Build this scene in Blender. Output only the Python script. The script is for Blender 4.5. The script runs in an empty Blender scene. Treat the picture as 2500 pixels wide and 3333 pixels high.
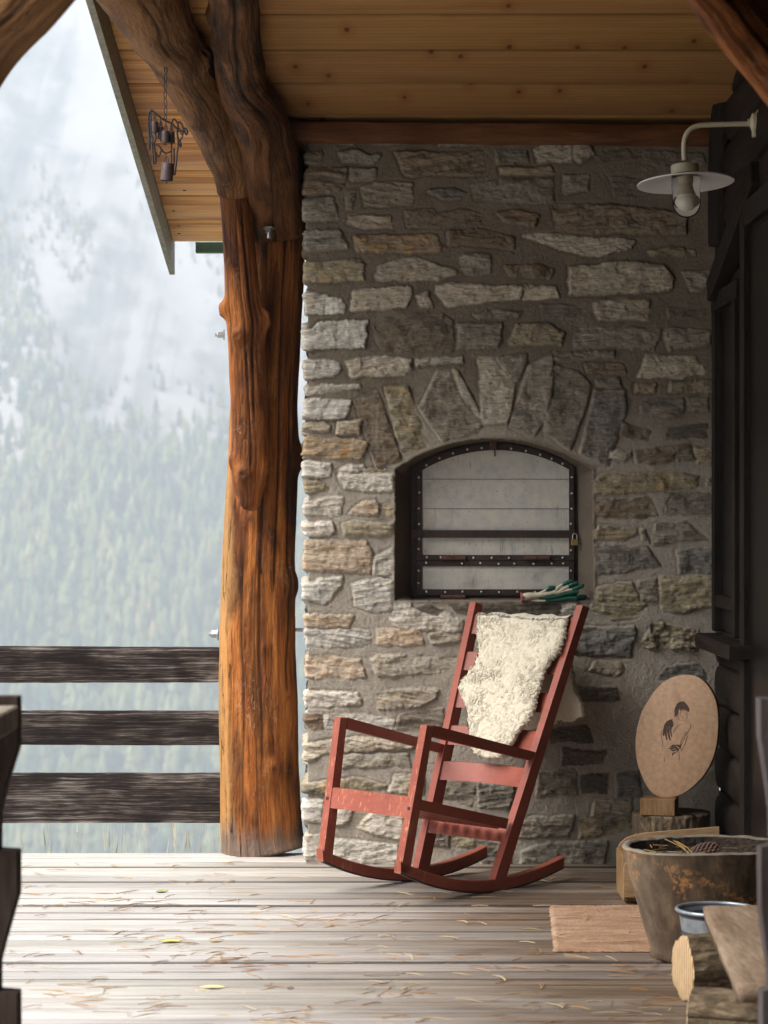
import bpy, math, random
import numpy as np
from mathutils import Vector, Matrix
random.seed(7); rng = np.random.default_rng(7)
R = math.radians
scene = bpy.context.scene
col = scene.collection

# ------------------------------------------------------------------ camera, world, sun, exposure
F, HC = 7869.6, 1.42          # focal length in reference pixels (2500 x 3333), eye height
cam_d = bpy.data.cameras.new('camera'); cam = bpy.data.objects.new('camera', cam_d); col.objects.link(cam)
cam.location = (0, 0, HC); cam.rotation_euler = (R(90), 0, 0)
cam_d.sensor_fit = 'VERTICAL'; cam_d.sensor_height = 36; cam_d.lens = 85
cam_d.clip_start = 0.1; cam_d.clip_end = 9000
cam_d.dof.use_dof = True; cam_d.dof.focus_distance = 9.35; cam_d.dof.aperture_fstop = 4.8
scene.camera = cam

world = bpy.data.worlds.new('World'); scene.world = world; world.use_nodes = True
wn = world.node_tree; wn.nodes.clear()
SUN_EL, SUN_AZ = R(52), R(-116)     # azimuth measured from +Y clockwise (negative: to the left, behind the camera)
sky = wn.nodes.new('ShaderNodeTexSky'); sky.sky_type = 'NISHITA'; sky.sun_disc = False
sky.sun_elevation = SUN_EL; sky.sun_rotation = SUN_AZ; sky.air_density = 1.0; sky.dust_density = 4.0; sky.ozone_density = 1.0
hs = wn.nodes.new('ShaderNodeHueSaturation'); hs.inputs['Saturation'].default_value = 0.15
bg = wn.nodes.new('ShaderNodeBackground'); bg.inputs['Strength'].default_value = 0.055
wo = wn.nodes.new('ShaderNodeOutputWorld')
wn.links.new(sky.outputs[0], hs.inputs['Color']); wn.links.new(hs.outputs[0], bg.inputs['Color']); wn.links.new(bg.outputs[0], wo.inputs['Surface'])

sd = bpy.data.lights.new('sun', 'SUN'); sun = bpy.data.objects.new('sun', sd); col.objects.link(sun)
sd.energy = 5.0; sd.angle = R(50); sd.color = (1.0, 0.965, 0.925)
dirv = Vector((math.sin(SUN_AZ) * math.cos(SUN_EL), math.cos(SUN_AZ) * math.cos(SUN_EL), math.sin(SUN_EL)))
sun.rotation_euler = dirv.to_track_quat('Z', 'Y').to_euler()

scene.view_settings.view_transform = 'Standard'; scene.view_settings.look = 'None'
scene.view_settings.exposure = 1.5; scene.view_settings.gamma = 1.0
scene.cycles.max_bounces = 8; scene.cycles.diffuse_bounces = 2; scene.cycles.transparent_max_bounces = 12
scene.cycles.volume_bounces = 1; scene.cycles.use_denoising = True
try: scene.cycles.denoising_input_passes = 'RGB_ALBEDO_NORMAL'
except Exception: pass

# ------------------------------------------------------------------ helpers
def P(u, v, Y):
    return Vector(((u - 1250) / F * Y, Y, HC - (v - 1666.5) / F * Y))

def hashn(ix, iy, iz):
    n = (ix * 374761393 + iy * 668265263 + iz * 1274126177) & 0xFFFFFFFF
    n = ((n ^ (n >> 13)) * 1103515245) & 0xFFFFFFFF
    n = ((n ^ (n >> 16)) * 2246822519) & 0xFFFFFFFF
    return ((n ^ (n >> 15)) & 0xFFFFFF) / float(0xFFFFFF)
def vn(x, y, z=0.0):
    x, y, z = np.broadcast_arrays(np.asarray(x, float), np.asarray(y, float), np.asarray(z, float))
    xi = np.floor(x).astype(np.int64); yi = np.floor(y).astype(np.int64); zi = np.floor(z).astype(np.int64)
    fx = x - xi; fy = y - yi; fz = z - zi
    fx = fx*fx*(3-2*fx); fy = fy*fy*(3-2*fy); fz = fz*fz*(3-2*fz)
    r = 0
    for a in (0, 1):
        wx = fx if a else 1 - fx
        for b in (0, 1):
            wy = fy if b else 1 - fy
            for c in (0, 1):
                wz = fz if c else 1 - fz
                r = r + wx*wy*wz*hashn(xi+a, yi+b, zi+c)
    return r * 2 - 1
def fbm(x, y, z=0.0, o=4):
    s = 0; a = 1; t = 0
    for i in range(o):
        s = s + a * vn(x * 2**i + 17.3*i, y * 2**i - 9.1*i, z * 2**i + 3.7*i); t += a; a *= 0.5
    return s / t
def sstep(a, b, x):
    t = np.clip((x - a) / (b - a), 0, 1); return t*t*(3-2*t)

def link(me, name, mat=None, parent=None, smooth=True):
    me.name = name
    if mat is not None: me.materials.append(mat)
    o = bpy.data.objects.new(name, me); col.objects.link(o)
    if parent is not None: o.parent = parent
    if smooth and len(me.polygons): me.polygons.foreach_set('use_smooth', np.ones(len(me.polygons), bool))
    return o
def mesh_np(name, V, Fc, mat=None, parent=None, smooth=True, uv=None, cols=None):
    me = bpy.data.meshes.new(name)
    V = np.asarray(V, np.float32).reshape(-1, 3); Fc = np.asarray(Fc, np.int32)
    k = Fc.shape[1]
    me.vertices.add(len(V)); me.vertices.foreach_set('co', V.ravel())
    me.loops.add(Fc.size); me.loops.foreach_set('vertex_index', Fc.ravel())
    me.polygons.add(len(Fc)); me.polygons.foreach_set('loop_start', np.arange(0, Fc.size, k, dtype=np.int32))
    me.update(calc_edges=True)
    if uv is not None:
        l = me.uv_layers.new(name='UVMap'); l.data.foreach_set('uv', np.asarray(uv, np.float32)[Fc.ravel()].ravel())
    for n, c in (cols or {}).items():
        a = me.color_attributes.new(n, 'FLOAT_COLOR', 'POINT')
        c = np.asarray(c, np.float32)
        if c.ndim == 1: c = np.stack([c]*3, 1)
        a.data.foreach_set('color', np.concatenate([c, np.ones((len(c), 1), np.float32)], 1).ravel())
    me.validate()
    return link(me, name, mat, parent, smooth)
def grid_faces(nu, nv, wrap=False):
    i = np.arange(nv - 1)[:, None]; j = np.arange(nu if wrap else nu - 1)[None, :]
    j2 = (j + 1) % nu
    return np.stack([i*nu + j, i*nu + j2, (i+1)*nu + j2, (i+1)*nu + j], -1).reshape(-1, 4)

class MB:
    """collects shapes and links them as one mesh object"""
    def __init__(s): s.v = []; s.f = []; s.c = []; s.uv = []; s.cur = (1, 1, 1)
    def add(s, vs, fs):
        b = len(s.v); s.v += [tuple(v) for v in vs]; s.f += [tuple(i + b for i in f) for f in fs]; s.c += [s.cur]*len(vs)
    def box(s, c, d, rot=None, bev=0.0, taper=None):
        c = Vector(c); dx, dy, dz = [x/2 for x in d]
        M = rot if rot is not None else Matrix.Identity(3)
        b = min(bev, dx*.45, dy*.45, dz*.45)
        if b <= 0:
            vs = [c + M @ Vector((sx*dx, sy*dy, sz*dz)) for sz in (-1, 1) for sy in (-1, 1) for sx in (-1, 1)]
            s.add(vs, [(0, 2, 3, 1), (4, 5, 7, 6), (0, 1, 5, 4), (2, 6, 7, 3), (0, 4, 6, 2), (1, 3, 7, 5)])
        else:
            # chamfered box: 24 vertices
            vs = []; idx = {}
            for sx in (-1, 1):
                for sy in (-1, 1):
                    for sz in (-1, 1):
                        for ax in range(3):
                            p = [sx*(dx-b), sy*(dy-b), sz*(dz-b)]; q = (sx*dx, sy*dy, sz*dz)
                            p[ax] = q[ax]
                            idx[(sx, sy, sz, ax)] = len(vs); vs.append(c + M @ Vector(p))
            fs = []
            for ax in range(3):
                o = [a for a in range(3) if a != ax]
                for sg in (-1, 1):
                    r = []
                    for (a, b2) in ((-1, -1), (1, -1), (1, 1), (-1, 1)):
                        k = [0, 0, 0]; k[ax] = sg; k[o[0]] = a; k[o[1]] = b2; r.append(idx[(*k, ax)])
                    fs.append(r)
            for ax in range(3):           # edge chamfers along axis ax
                o = [a for a in range(3) if a != ax]
                for a in (-1, 1):
                    for b2 in (-1, 1):
                        r = []
                        for (e, w) in ((-1, 0), (1, 0), (1, 1), (-1, 1)):
                            k = [0, 0, 0]; k[ax] = e; k[o[0]] = a; k[o[1]] = b2; r.append(idx[(*k, o[w])])
                        fs.append(r)
            for sx in (-1, 1):
                for sy in (-1, 1):
                    for sz in (-1, 1): fs.append([idx[(sx, sy, sz, a)] for a in range(3)])
            s.add(vs, fs)
    def prism(s, pts, ext):
        """pts: polygon of 3D points; ext: vector"""
        n = len(pts); e = Vector(ext); vs = [Vector(p) for p in pts] + [Vector(p) + e for p in pts]
        s.add(vs, [tuple(range(n)), tuple(range(2*n-1, n-1, -1))] + [(i, i+n, (i+1) % n + n, (i+1) % n) for i in range(n)])
    def tube(s, pts, r, n=8, cap=True):
        pts = [Vector(p) for p in pts]; m = len(pts)
        rs = r if isinstance(r, (list, tuple)) else [r]*m
        vs = []; t0 = (pts[1]-pts[0]).normalized()
        nrm = t0.orthogonal().normalized()
        for i, p in enumerate(pts):
            t = (pts[min(i+1, m-1)] - pts[max(i-1, 0)]).normalized()
            nrm = (nrm - t*nrm.dot(t)).normalized(); bn = t.cross(nrm)
            for k in range(n):
                a = 2*math.pi*k/n; vs.append(p + (nrm*math.cos(a) + bn*math.sin(a))*rs[i])
        fs = [(i*n+k, i*n+(k+1) % n, (i+1)*n+(k+1) % n, (i+1)*n+k) for i in range(m-1) for k in range(n)]
        if cap: fs += [tuple(range(n-1, -1, -1)), tuple(range((m-1)*n, m*n))]
        s.add(vs, fs)
    def lathe(s, prof, c, n=32, M=None, sy=1.0):
        """prof: (radius, height) pairs"""
        c = Vector(c); M = M if M is not None else Matrix.Identity(3); vs = []
        for (r, h) in prof:
            for k in range(n):
                a = 2*math.pi*k/n; vs.append(c + M @ Vector((r*math.cos(a), r*math.sin(a)*sy, h)))
        m = len(prof)
        s.add(vs, [(i*n+k, i*n+(k+1) % n, (i+1)*n+(k+1) % n, (i+1)*n+k) for i in range(m-1) for k in range(n)])
    def build(s, name, mat=None, parent=None, smooth=False, colors=False, fix=True):
        me = bpy.data.meshes.new(name); me.from_pydata(s.v, [], s.f)
        if colors:
            a = me.color_attributes.new('col', 'FLOAT_COLOR', 'POINT')
            for i, c in enumerate(s.c): a.data[i].color = (*c, 1)
        me.validate(); me.update()
        if fix:
            import bmesh
            b = bmesh.new(); b.from_mesh(me); bmesh.ops.recalc_face_normals(b, faces=b.faces); b.to_mesh(me); b.free()
        o = link(me, name, mat, parent, False)
        if smooth:
            me.polygons.foreach_set('use_smooth', np.ones(len(me.polygons), bool))
            try: me.set_sharp_from_angle(angle=R(38))
            except Exception: pass
        return o
def empty(name, loc=(0, 0, 0), rz=0):
    o = bpy.data.objects.new(name, None); col.objects.link(o); o.location = loc; o.rotation_euler = (0, 0, rz); o.empty_display_size = .1; return o
def tag(o, label=None, cat=None, group=None, kind=None):
    if label: o['label'] = label
    if cat: o['category'] = cat
    if group: o['group'] = group
    if kind: o['kind'] = kind
    return o
def rel(parent, kids):
    """children were modelled in world coordinates: keep them there under a moved parent"""
    M = parent.matrix_basis.inverted()
    for k in kids: k.matrix_parent_inverse = M
def smooth_path(pts, n=6):
    pts = [Vector(p) for p in pts]; out = []
    for i in range(len(pts)-1):
        p0 = pts[max(i-1, 0)]; p1 = pts[i]; p2 = pts[i+1]; p3 = pts[min(i+2, len(pts)-1)]
        for k in range(n):
            t = k/n; out.append(.5*((2*p1)+(-p0+p2)*t+(2*p0-5*p1+4*p2-p3)*t*t+(-p0+3*p1-3*p2+p3)*t**3))
    out.append(pts[-1]); return out

# ---- node helpers
class NT:
    def __init__(s, name):
        s.m = bpy.data.materials.new(name); s.m.use_nodes = True; s.t = s.m.node_tree; s.t.nodes.clear()
        s.out = s.t.nodes.new('ShaderNodeOutputMaterial'); s.b = s.t.nodes.new('ShaderNodeBsdfPrincipled')
        s.t.links.new(s.b.outputs[0], s.out.inputs['Surface'])
    def n(s, typ, **k):
        x = s.t.nodes.new('ShaderNode'+typ)
        for a, b in k.items(): setattr(x, a, b)
        return x
    def l(s, a, b): s.t.links.new(a, b)
    def coord(s, kind='Object', scale=(1, 1, 1), rot=(0, 0, 0), loc=(0, 0, 0)):
        c = s.n('TexCoord'); m = s.n('Mapping'); s.l(c.outputs[kind], m.inputs['Vector'])
        m.inputs['Scale'].default_value = scale; m.inputs['Rotation'].default_value = rot; m.inputs['Location'].default_value = loc
        return m.outputs[0]
    def noise(s, vec, scale, detail=4, rough=.55, dist=0):
        x = s.n('TexNoise'); s.l(vec, x.inputs['Vector']); x.inputs['Scale'].default_value = scale
        x.inputs['Detail'].default_value = detail; x.inputs['Roughness'].default_value = rough; x.inputs['Distortion'].default_value = dist
        return x.outputs[0]
    def vor(s, vec, scale, feature='F1', out=0, dim='3D'):
        x = s.n('TexVoronoi', feature=feature, voronoi_dimensions=dim); s.l(vec, x.inputs['Vector']); x.inputs['Scale'].default_value = scale; return x.outputs[out]
    def ramp(s, fac, stops, interp='LINEAR'):
        x = s.n('ValToRGB'); s.l(fac, x.inputs[0]); e = x.color_ramp.elements; x.color_ramp.interpolation = interp
        while len(e) < len(stops): e.new(.5)
        for i, (p, c) in enumerate(stops):
            e[i].position = p; e[i].color = (*c, 1) if len(c) == 3 else c
        return x.outputs[0]
    def rampf(s, fac, a, b, lo=0., hi=1.):
        x = s.n('MapRange'); s.l(fac, x.inputs[0]); x.inputs[1].default_value = a; x.inputs[2].default_value = b; x.inputs[3].default_value = lo; x.inputs[4].default_value = hi
        return x.outputs[0]
    def mix(s, fac, a, b, mode='MIX'):
        x = s.n('Mix', data_type='RGBA', blend_type=mode)
        for sock, v in ((x.inputs[0], fac), (x.inputs[6], a), (x.inputs[7], b)):
            if hasattr(v, 'is_output') or isinstance(v, bpy.types.NodeSocket): s.l(v, sock)
            elif isinstance(v, (int, float)): sock.default_value = v
            else: sock.default_value = (*v, 1)
        return x.outputs[2]
    def math(s, op, a, b=0.):
        x = s.n('Math', operation=op)
        for sock, v in ((x.inputs[0], a), (x.inputs[1], b)):
            if isinstance(v, bpy.types.NodeSocket): s.l(v, sock)
            else: sock.default_value = v
        return x.outputs[0]
    def attr(s, name, out='Color'):
        x = s.n('Attribute'); x.attribute_name = name; return x.outputs[out]
    def bump(s, h, strength=.5, dist=.01, prev=None):
        x = s.n('Bump'); s.l(h, x.inputs['Height']); x.inputs['Strength'].default_value = strength; x.inputs['Distance'].default_value = dist
        if prev is not None: s.l(prev, x.inputs['Normal'])
        return x.outputs[0]
    def done(s, color, rough=.7, normal=None, spec=None, metal=None):
        for k, v in (('Base Color', color), ('Roughness', rough), ('Normal', normal), ('Specular IOR Level', spec), ('Metallic', metal)):
            if v is None: continue
            if isinstance(v, bpy.types.NodeSocket): s.l(v, s.b.inputs[k])
            elif isinstance(v, tuple): s.b.inputs[k].default_value = (*v, 1)
            else: s.b.inputs[k].default_value = v
        return s.m

def wood(name, dark, mid, light, scale=1.0, axis='UV', stretch=(9, .5, 1), rough=.6, bump=.4, streak=.5, sat_attr=None, knots=True, spec=None):
    """wood whose grain runs along the second texture axis"""
    t = NT(name); v = t.coord(axis, scale=stretch)
    a = t.noise(v, 3.2*scale, 6, .6, .6); b = t.noise(v, 14*scale, 5, .65, .2); c = t.noise(t.coord(axis, scale=(1.6, .5, 1)), 2.3*scale, 3, .5)
    k = t.mix(.5, a, b)
    colr = t.ramp(k, [(.32, dark), (.48, mid), (.66, light)])
    colr = t.mix(t.rampf(c, .35, .7), colr, t.mix(1., colr, (.62, .55, .5), 'MULTIPLY'))
    if knots:
        vd = t.noise(t.coord(axis), 6, 2, .5)
        kv = t.vor(t.coord(axis, scale=(3.2, 1.3, 1)), 1.3*scale)
        colr = t.mix(t.rampf(kv, .035, .075, .8, 0.), colr, tuple(x*.35 for x in dark))
    if sat_attr: colr = t.mix(1., colr, t.attr(sat_attr), 'MULTIPLY')
    nb = t.bump(b, bump, .004)
    return t.done(colr, t.rampf(a, .3, .7, rough-.1, rough+.1), nb, .15 if spec is None else spec)

def plain(name, c, rough=.6, metal=0., spec=None, var=.12, scale=30, bump=.15, bd=.002):
    t = NT(name); v = t.coord('Object'); n1 = t.noise(v, scale, 5, .6); n2 = t.noise(v, scale*.15, 3, .5)
    k = t.mix(.5, n1, n2)
    cc = t.ramp(k, [(.3, tuple(max(0, x*(1-var*2)) for x in c)), (.5, c), (.7, tuple(min(1, x*(1+var*2)) for x in c))])
    return t.done(cc, rough, t.bump(n1, bump, bd), spec, metal)

def log_mesh(name, pts, radii, mat, parent=None, ring=72, step=.012, n_amp=.008, long_amp=.004, knots=(), cracks=(), seed=0, sub=10, endcap=True, flat=1.0, cols=None):
    """a tree trunk: centre line, radius along it, knots (t, angle, size, height), cracks (angle, t0, t1, depth)"""
    path = smooth_path(pts, sub); rr = []
    n = len(pts)
    for i in range(n-1):
        for k in range(sub): f = k/sub; f = f*f*(3-2*f); rr.append(radii[i]*(1-f)+radii[i+1]*f)
    rr.append(radii[-1])
    L = [0]
    for i in range(1, len(path)): L.append(L[-1]+(path[i]-path[i-1]).length)
    tot = L[-1]; m = max(8, int(tot/step)); s = np.linspace(0, tot, m)
    Pn = np.array([list(p) for p in path]); C = np.stack([np.interp(s, L, Pn[:, k]) for k in range(3)], 1); rad = np.interp(s, L, rr)
    T = np.gradient(C, axis=0); T /= np.linalg.norm(T, axis=1)[:, None]
    up = np.array([0, -1.0, 0.0])          # angle 0 points towards -Y (the camera side)
    N = up[None] - T*(T@up)[:, None]; N /= np.linalg.norm(N, axis=1)[:, None]; B = np.cross(T, N)
    th = np.linspace(0, 2*np.pi, ring, endpoint=False)
    TH, S = np.meshgrid(th, s); cx = np.cos(TH); sx = np.sin(TH); so = seed*13.7
    RD = rad[:, None]*np.ones_like(TH)
    d = n_amp*fbm(cx*1.6+so, sx*1.6, S*3.0, 4) + long_amp*fbm(cx*7+so, sx*7, S*1.3, 3) + .0020*fbm(cx*16, sx*16+so, S*11, 4)
    crk = np.zeros_like(d)
    for (a, t0, t1, dep) in cracks:
        aa = a + .12*fbm(S*2.2+so+a, S*0+a*3, 0, 3)
        da = np.abs((TH-aa+np.pi) % (2*np.pi)-np.pi)*RD
        w = sstep(0, .1, (S/tot-t0)/(t1-t0+1e-6))*sstep(0, .1, (t1-S/tot)/(t1-t0+1e-6))
        g = np.clip(1-da/(.009+.004*vn(S*5, S*0+a)), 0, 1)*w; d -= dep*g; crk = np.maximum(crk, g)
    kn = np.zeros_like(d)
    for (t, a, sz, hh) in knots:
        da = ((TH-a+np.pi) % (2*np.pi)-np.pi)*RD; ds = S-t*tot; q = np.sqrt(da**2+(ds*.85)**2)/sz
        d += hh*np.exp(-q**2*1.2) - hh*.55*np.exp(-(q*2.6)**2); kn = np.maximum(kn, np.exp(-(q*1.6)**2))
    RD = RD + d
    V = C[:, None, :] + (N[:, None, :]*cx[..., None] + B[:, None, :]*sx[..., None]*flat)*RD[..., None]
    uvs = np.stack([TH*rad.mean(), S], -1).reshape(-1, 2); V = V.reshape(-1, 3)
    Fc = grid_faces(ring, m, True)
    ex = {'crk': np.clip(crk, 0, 1).ravel(), 'knt': kn.ravel()}
    if endcap:
        base = len(V); V = np.concatenate([V, C[:1], C[-1:]])
        uvs = np.concatenate([uvs, [[0, 0], [0, tot]]]); ex = {k: np.concatenate([q, [0, 0]]) for k, q in ex.items()}
        j = np.arange(ring); j2 = (j+1) % ring; o = (m-1)*ring
        Fc = np.concatenate([Fc, np.stack([j2, j, np.full(ring, base), np.full(ring, base)], 1), np.stack([o+j, o+j2, np.full(ring, base+1), np.full(ring, base+1)], 1)])
        # degenerate quads become triangles through a second build
        me = bpy.data.meshes.new(name)
        me.from_pydata(V.tolist(), [], [list(dict.fromkeys(f)) for f in Fc.tolist()])
        l = me.uv_layers.new(name='UVMap'); li = np.zeros(len(me.loops), np.int32); me.loops.foreach_get('vertex_index', li)
        l.data.foreach_set('uv', uvs[li].astype(np.float32).ravel())
        for nme, c in ex.items():
            a = me.color_attributes.new(nme, 'FLOAT_COLOR', 'POINT'); c = np.stack([c]*3+[np.ones_like(c)], 1).astype(np.float32); a.data.foreach_set('color', c.ravel())
        me.update()
        return link(me, name, mat, parent, True)
    return mesh_np(name, V, Fc, mat, parent, True, uvs, ex)

# ------------------------------------------------------------------ materials
M = {}
def m_log(name, dark, mid, light, trace, rough=.55, bark=0., grey_foot=False):
    t = NT(name); uv = t.coord('UV', scale=(10, .55, 1)); uvb = t.coord('UV')
    a = t.noise(uv, 3.0, 6, .62, .3); b = t.noise(uv, 16, 4, .6); c = t.noise(t.coord('UV', scale=(3.2, .8, 1)), 2.6, 4, .55, .6)
    k = t.mix(.35, a, b); cc = t.ramp(k, [(.30, dark), (.46, mid), (.64, light)])
    cc = t.mix(t.rampf(c, .42, .62), cc, tuple(x*.8 for x in dark))
    # beetle galleries: thin wandering pale lines
    d = t.noise(t.coord('UV', scale=(1.6, .8, 1)), 9, 3, .6, 1.2)
    li = t.math('ABSOLUTE', t.math('SUBTRACT', d, .5)); ln = t.rampf(li, .004, .013, 1., 0.)
    gate = t.rampf(t.noise(uvb, 2.4, 2), .5, .62); f = t.math('MULTIPLY', t.math('MULTIPLY', ln, gate), .6)
    cc = t.mix(f, cc, trace)
    cc = t.mix(t.math('MULTIPLY', t.attr('crk', 'Fac'), .92), cc, (.012, .007, .004))
    cc = t.mix(t.math('MULTIPLY', t.attr('knt', 'Fac'), .6), cc, tuple(x*.5 for x in dark))
    if grey_foot:
        xs_ = t.n('SeparateXYZ'); t.l(t.coord('Object'), xs_.inputs[0]); ps = t.math('ADD', xs_.outputs[0], t.math('MULTIPLY', t.noise(t.coord('UV', scale=(4, .7, 1)), 3, 5, .6), .12))
        cc = t.mix(t.rampf(ps, -.600, -.555, .75, 0.), cc, t.mix(a, (.34, .14, .035), (.66, .38, .14)))
        sp = t.n('SeparateXYZ'); t.l(t.coord('Object'), sp.inputs[0])
        hz = t.math('ADD', sp.outputs[2], t.math('MULTIPLY', t.noise(uv, 2.2, 4), -.22))
        cc = t.mix(t.rampf(hz, -.06, .035, .8, 0.), cc, t.mix(a, (.04, .03, .022), (.24, .20, .17)))
    ck = t.math('ABSOLUTE', t.math('SUBTRACT', t.noise(t.coord('UV', scale=(7, .32, 1), loc=(2, 5, 0)), 2.4, 5, .55, .35), .5))
    ckg = t.math('MULTIPLY', t.rampf(ck, .0025, .0075, 1., 0.), t.rampf(t.noise(t.coord('UV', scale=(2, .5, 1)), 2.1, 2), .46, .54))
    cc = t.mix(t.math('MULTIPLY', ckg, .9), cc, (.014, .008, .005))
    h = t.mix(.5, b, t.noise(uvb, 60, 4, .6)); h = t.math('SUBTRACT', h, t.math('MULTIPLY', ckg, .8)); h2 = t.noise(t.coord('UV', scale=(5, 1.1, 1)), 16, 5, .7)
    cc = t.mix(t.rampf(h2, .32, .42, .42, 0.), cc, tuple(x*.45 for x in dark))
    return t.done(cc, t.rampf(a, .3, .7, rough-.12, rough+.12), t.bump(h, .8, .006, t.bump(h2, .9, .014)), .18)
M['post'] = m_log('orange_log_wood', (.085, .024, .006), (.30, .088, .016), (.56, .215, .05), (.42, .26, .15), grey_foot=True)
M['splice'] = m_log('brown_log_wood', (.080, .023, .006), (.27, .080, .016), (.48, .175, .042), (.44, .27, .16))
M['brace'] = m_log('rough_brown_log', (.11, .044, .014), (.23, .105, .036), (.36, .18, .066), (.30, .17, .08), rough=.65)
M['beamdark'] = m_log('dark_beam_wood', (.035, .014, .005), (.12, .046, .014), (.24, .10, .032), (.2, .10, .05), rough=.7)
def m_pine():
    t = NT('pine_ceiling_boards'); v = t.coord('UV', scale=(.7, 9, 1)); sh = t.attr('tone')
    a = t.noise(v, 2.2, 6, .55, .5); b = t.noise(v, 12, 4, .6)
    w = t.n('TexWave', wave_type='BANDS', bands_direction='Y'); t.l(t.coord('UV', scale=(.22, 3, 1)), w.inputs[0]); w.inputs['Scale'].default_value = 3.5; w.inputs['Distortion'].default_value = 5; w.inputs['Detail'].default_value = 3
    k = t.mix(.14, t.mix(.35, a, b), w.outputs[1])
    cc = t.ramp(k, [(.2, (.29, .135, .042)), (.5, (.40, .215, .078)), (.8, (.50, .30, .125))])
    kv = t.vor(t.coord('UV', scale=(2.3, 1.0, 1)), 1.75, dim='2D')
    kd = t.math('ADD', kv, t.math('MULTIPLY', t.noise(t.coord('UV'), 22, 2), .05))
    cc = t.mix(t.rampf(kd, .07, .20, .6, 0.), cc, (.30, .12, .035))
    cc = t.mix(t.rampf(kd, .048, .070, .85, 0.), cc, (.07, .026, .010))
    st = t.noise(t.coord('UV', scale=(.5, 7, 1), loc=(3, 1, 0)), 1.7, 5, .6, .4)
    xo = t.n('SeparateXYZ'); t.l(t.coord('Object'), xo.inputs[0]); cc = t.mix(t.math('MULTIPLY', t.rampf(st, .47, .62, 0., .75), t.rampf(xo.outputs[0], -.35, -.55, .25, 1.)), cc, (.20, .075, .022))
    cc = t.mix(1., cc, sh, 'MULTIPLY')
    return t.done(cc, .55, t.bump(b, .25, .002), .15)
M['pine'] = m_pine()
def m_deck():
    t = NT('weathered_deck_boards'); v = t.coord('UV', scale=(.35, 14, 1)); sh = t.attr('tone')
    a = t.noise(v, 2.6, 7, .62, .4); b = t.noise(v, 10, 5, .65); c = t.noise(t.coord('UV', scale=(.5, 1.6, 1)), 1.6, 4, .6, .5)
    k = t.mix(.5, a, b)
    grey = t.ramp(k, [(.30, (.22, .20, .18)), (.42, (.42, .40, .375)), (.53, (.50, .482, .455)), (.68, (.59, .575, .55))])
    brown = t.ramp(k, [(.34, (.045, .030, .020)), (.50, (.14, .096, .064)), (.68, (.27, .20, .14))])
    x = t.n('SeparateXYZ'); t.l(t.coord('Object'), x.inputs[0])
    brown_mix = t.math('ADD', t.rampf(x.outputs[0], -.75, .55, 0., .92), t.rampf(c, .38, .66, -.12, .28))  # boards go from grey on the left to brown on the right
    cc = t.mix(brown_mix, grey, brown); cc = t.mix(1., cc, sh, 'MULTIPLY')
    cr = t.noise(t.coord('UV', scale=(.22, 24, 1)), 3.0, 4, .55, .2); cc = t.mix(t.rampf(cr, .60, .66, 0., .75), cc, (.03, .022, .017))
    return t.done(cc, t.rampf(a, .3, .7, .42, .62), t.bump(k, .5, .004), .55)
M['deck'] = m_deck()
def m_fence():
    t = NT('weathered_rail_wood')
    g = t.coord('Object', scale=(.50, 6, 27)); g2 = t.coord('Object', scale=(1., 1, 1.6))
    d = t.noise(g2, 3.2, 3, .5); 
    v = t.n('VectorMath', operation='ADD'); t.l(g, v.inputs[0]); sc = t.n('VectorMath', operation='SCALE'); 
    cb = t.n('CombineXYZ'); t.l(d, cb.inputs[2]); t.l(cb.outputs[0], sc.inputs[0]); sc.inputs['Scale'].default_value = .55; t.l(sc.outputs[0], v.inputs[1])
    a = t.noise(v.outputs[0], 5.5, 7, .68, .3); b = t.noise(v.outputs[0], 24, 4, .7)
    k = t.mix(.45, a, b); pl = t.rampf(t.noise(t.coord('Object', scale=(1.2, 1, 3)), 3.2, 3), .35, .65, -.06, .07)
    k2 = t.math('ADD', k, pl)
    cc = t.ramp(k2, [(.44, (.016, .011, .010)), (.53, (.042, .031, .027)), (.585, (.14, .115, .10)), (.69, (.37, .33, .295))])
    return t.done(cc, .8, t.bump(k, .8, .008), .12)
M['fence'] = m_fence()
M['red'] = NT('red_painted_wood')
def m_red():
    t = M['red']; v = t.coord('Object', scale=(1, 1, 1)); n = t.noise(t.coord('Object', scale=(5, 5, 40)), 3, 5, .6); n2 = t.noise(v, 9, 3)
    cc = t.ramp(t.mix(.5, n, n2), [(.3, (.225, .055, .034)), (.5, (.265, .070, .045)), (.7, (.31, .090, .060))])
    ch = t.noise(t.coord('Object', scale=(1, 1, .6)), 38, 5, .7); cc = t.mix(t.rampf(ch, .715, .73, 0., .7), cc, (.46, .27, .16))
    ge = t.n('NewGeometry'); pt = t.rampf(ge.outputs['Pointiness'], .57, .66, 0., .7)
    sp = t.n('SeparateXYZ'); t.l(v, sp.inputs[0]); st = t.noise(t.coord('Object', scale=(60, 60, 3.5)), 1.6, 4, .6)
    wf = t.math('MULTIPLY', t.rampf(st, .57, .66, 0., .65), t.rampf(sp.outputs[0], -.36, -.40))
    cc = t.mix(wf, cc, (.50, .24, .12)); dirt = t.noise(v, 5, 5, .6); cc = t.mix(t.rampf(dirt, .52, .72, 0., .45), cc, (.14, .040, .028))
    return t.done(cc, t.rampf(n, .3, .7, .34, .5), t.bump(n, .12, .001), .25)
M['red'] = m_red()
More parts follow.
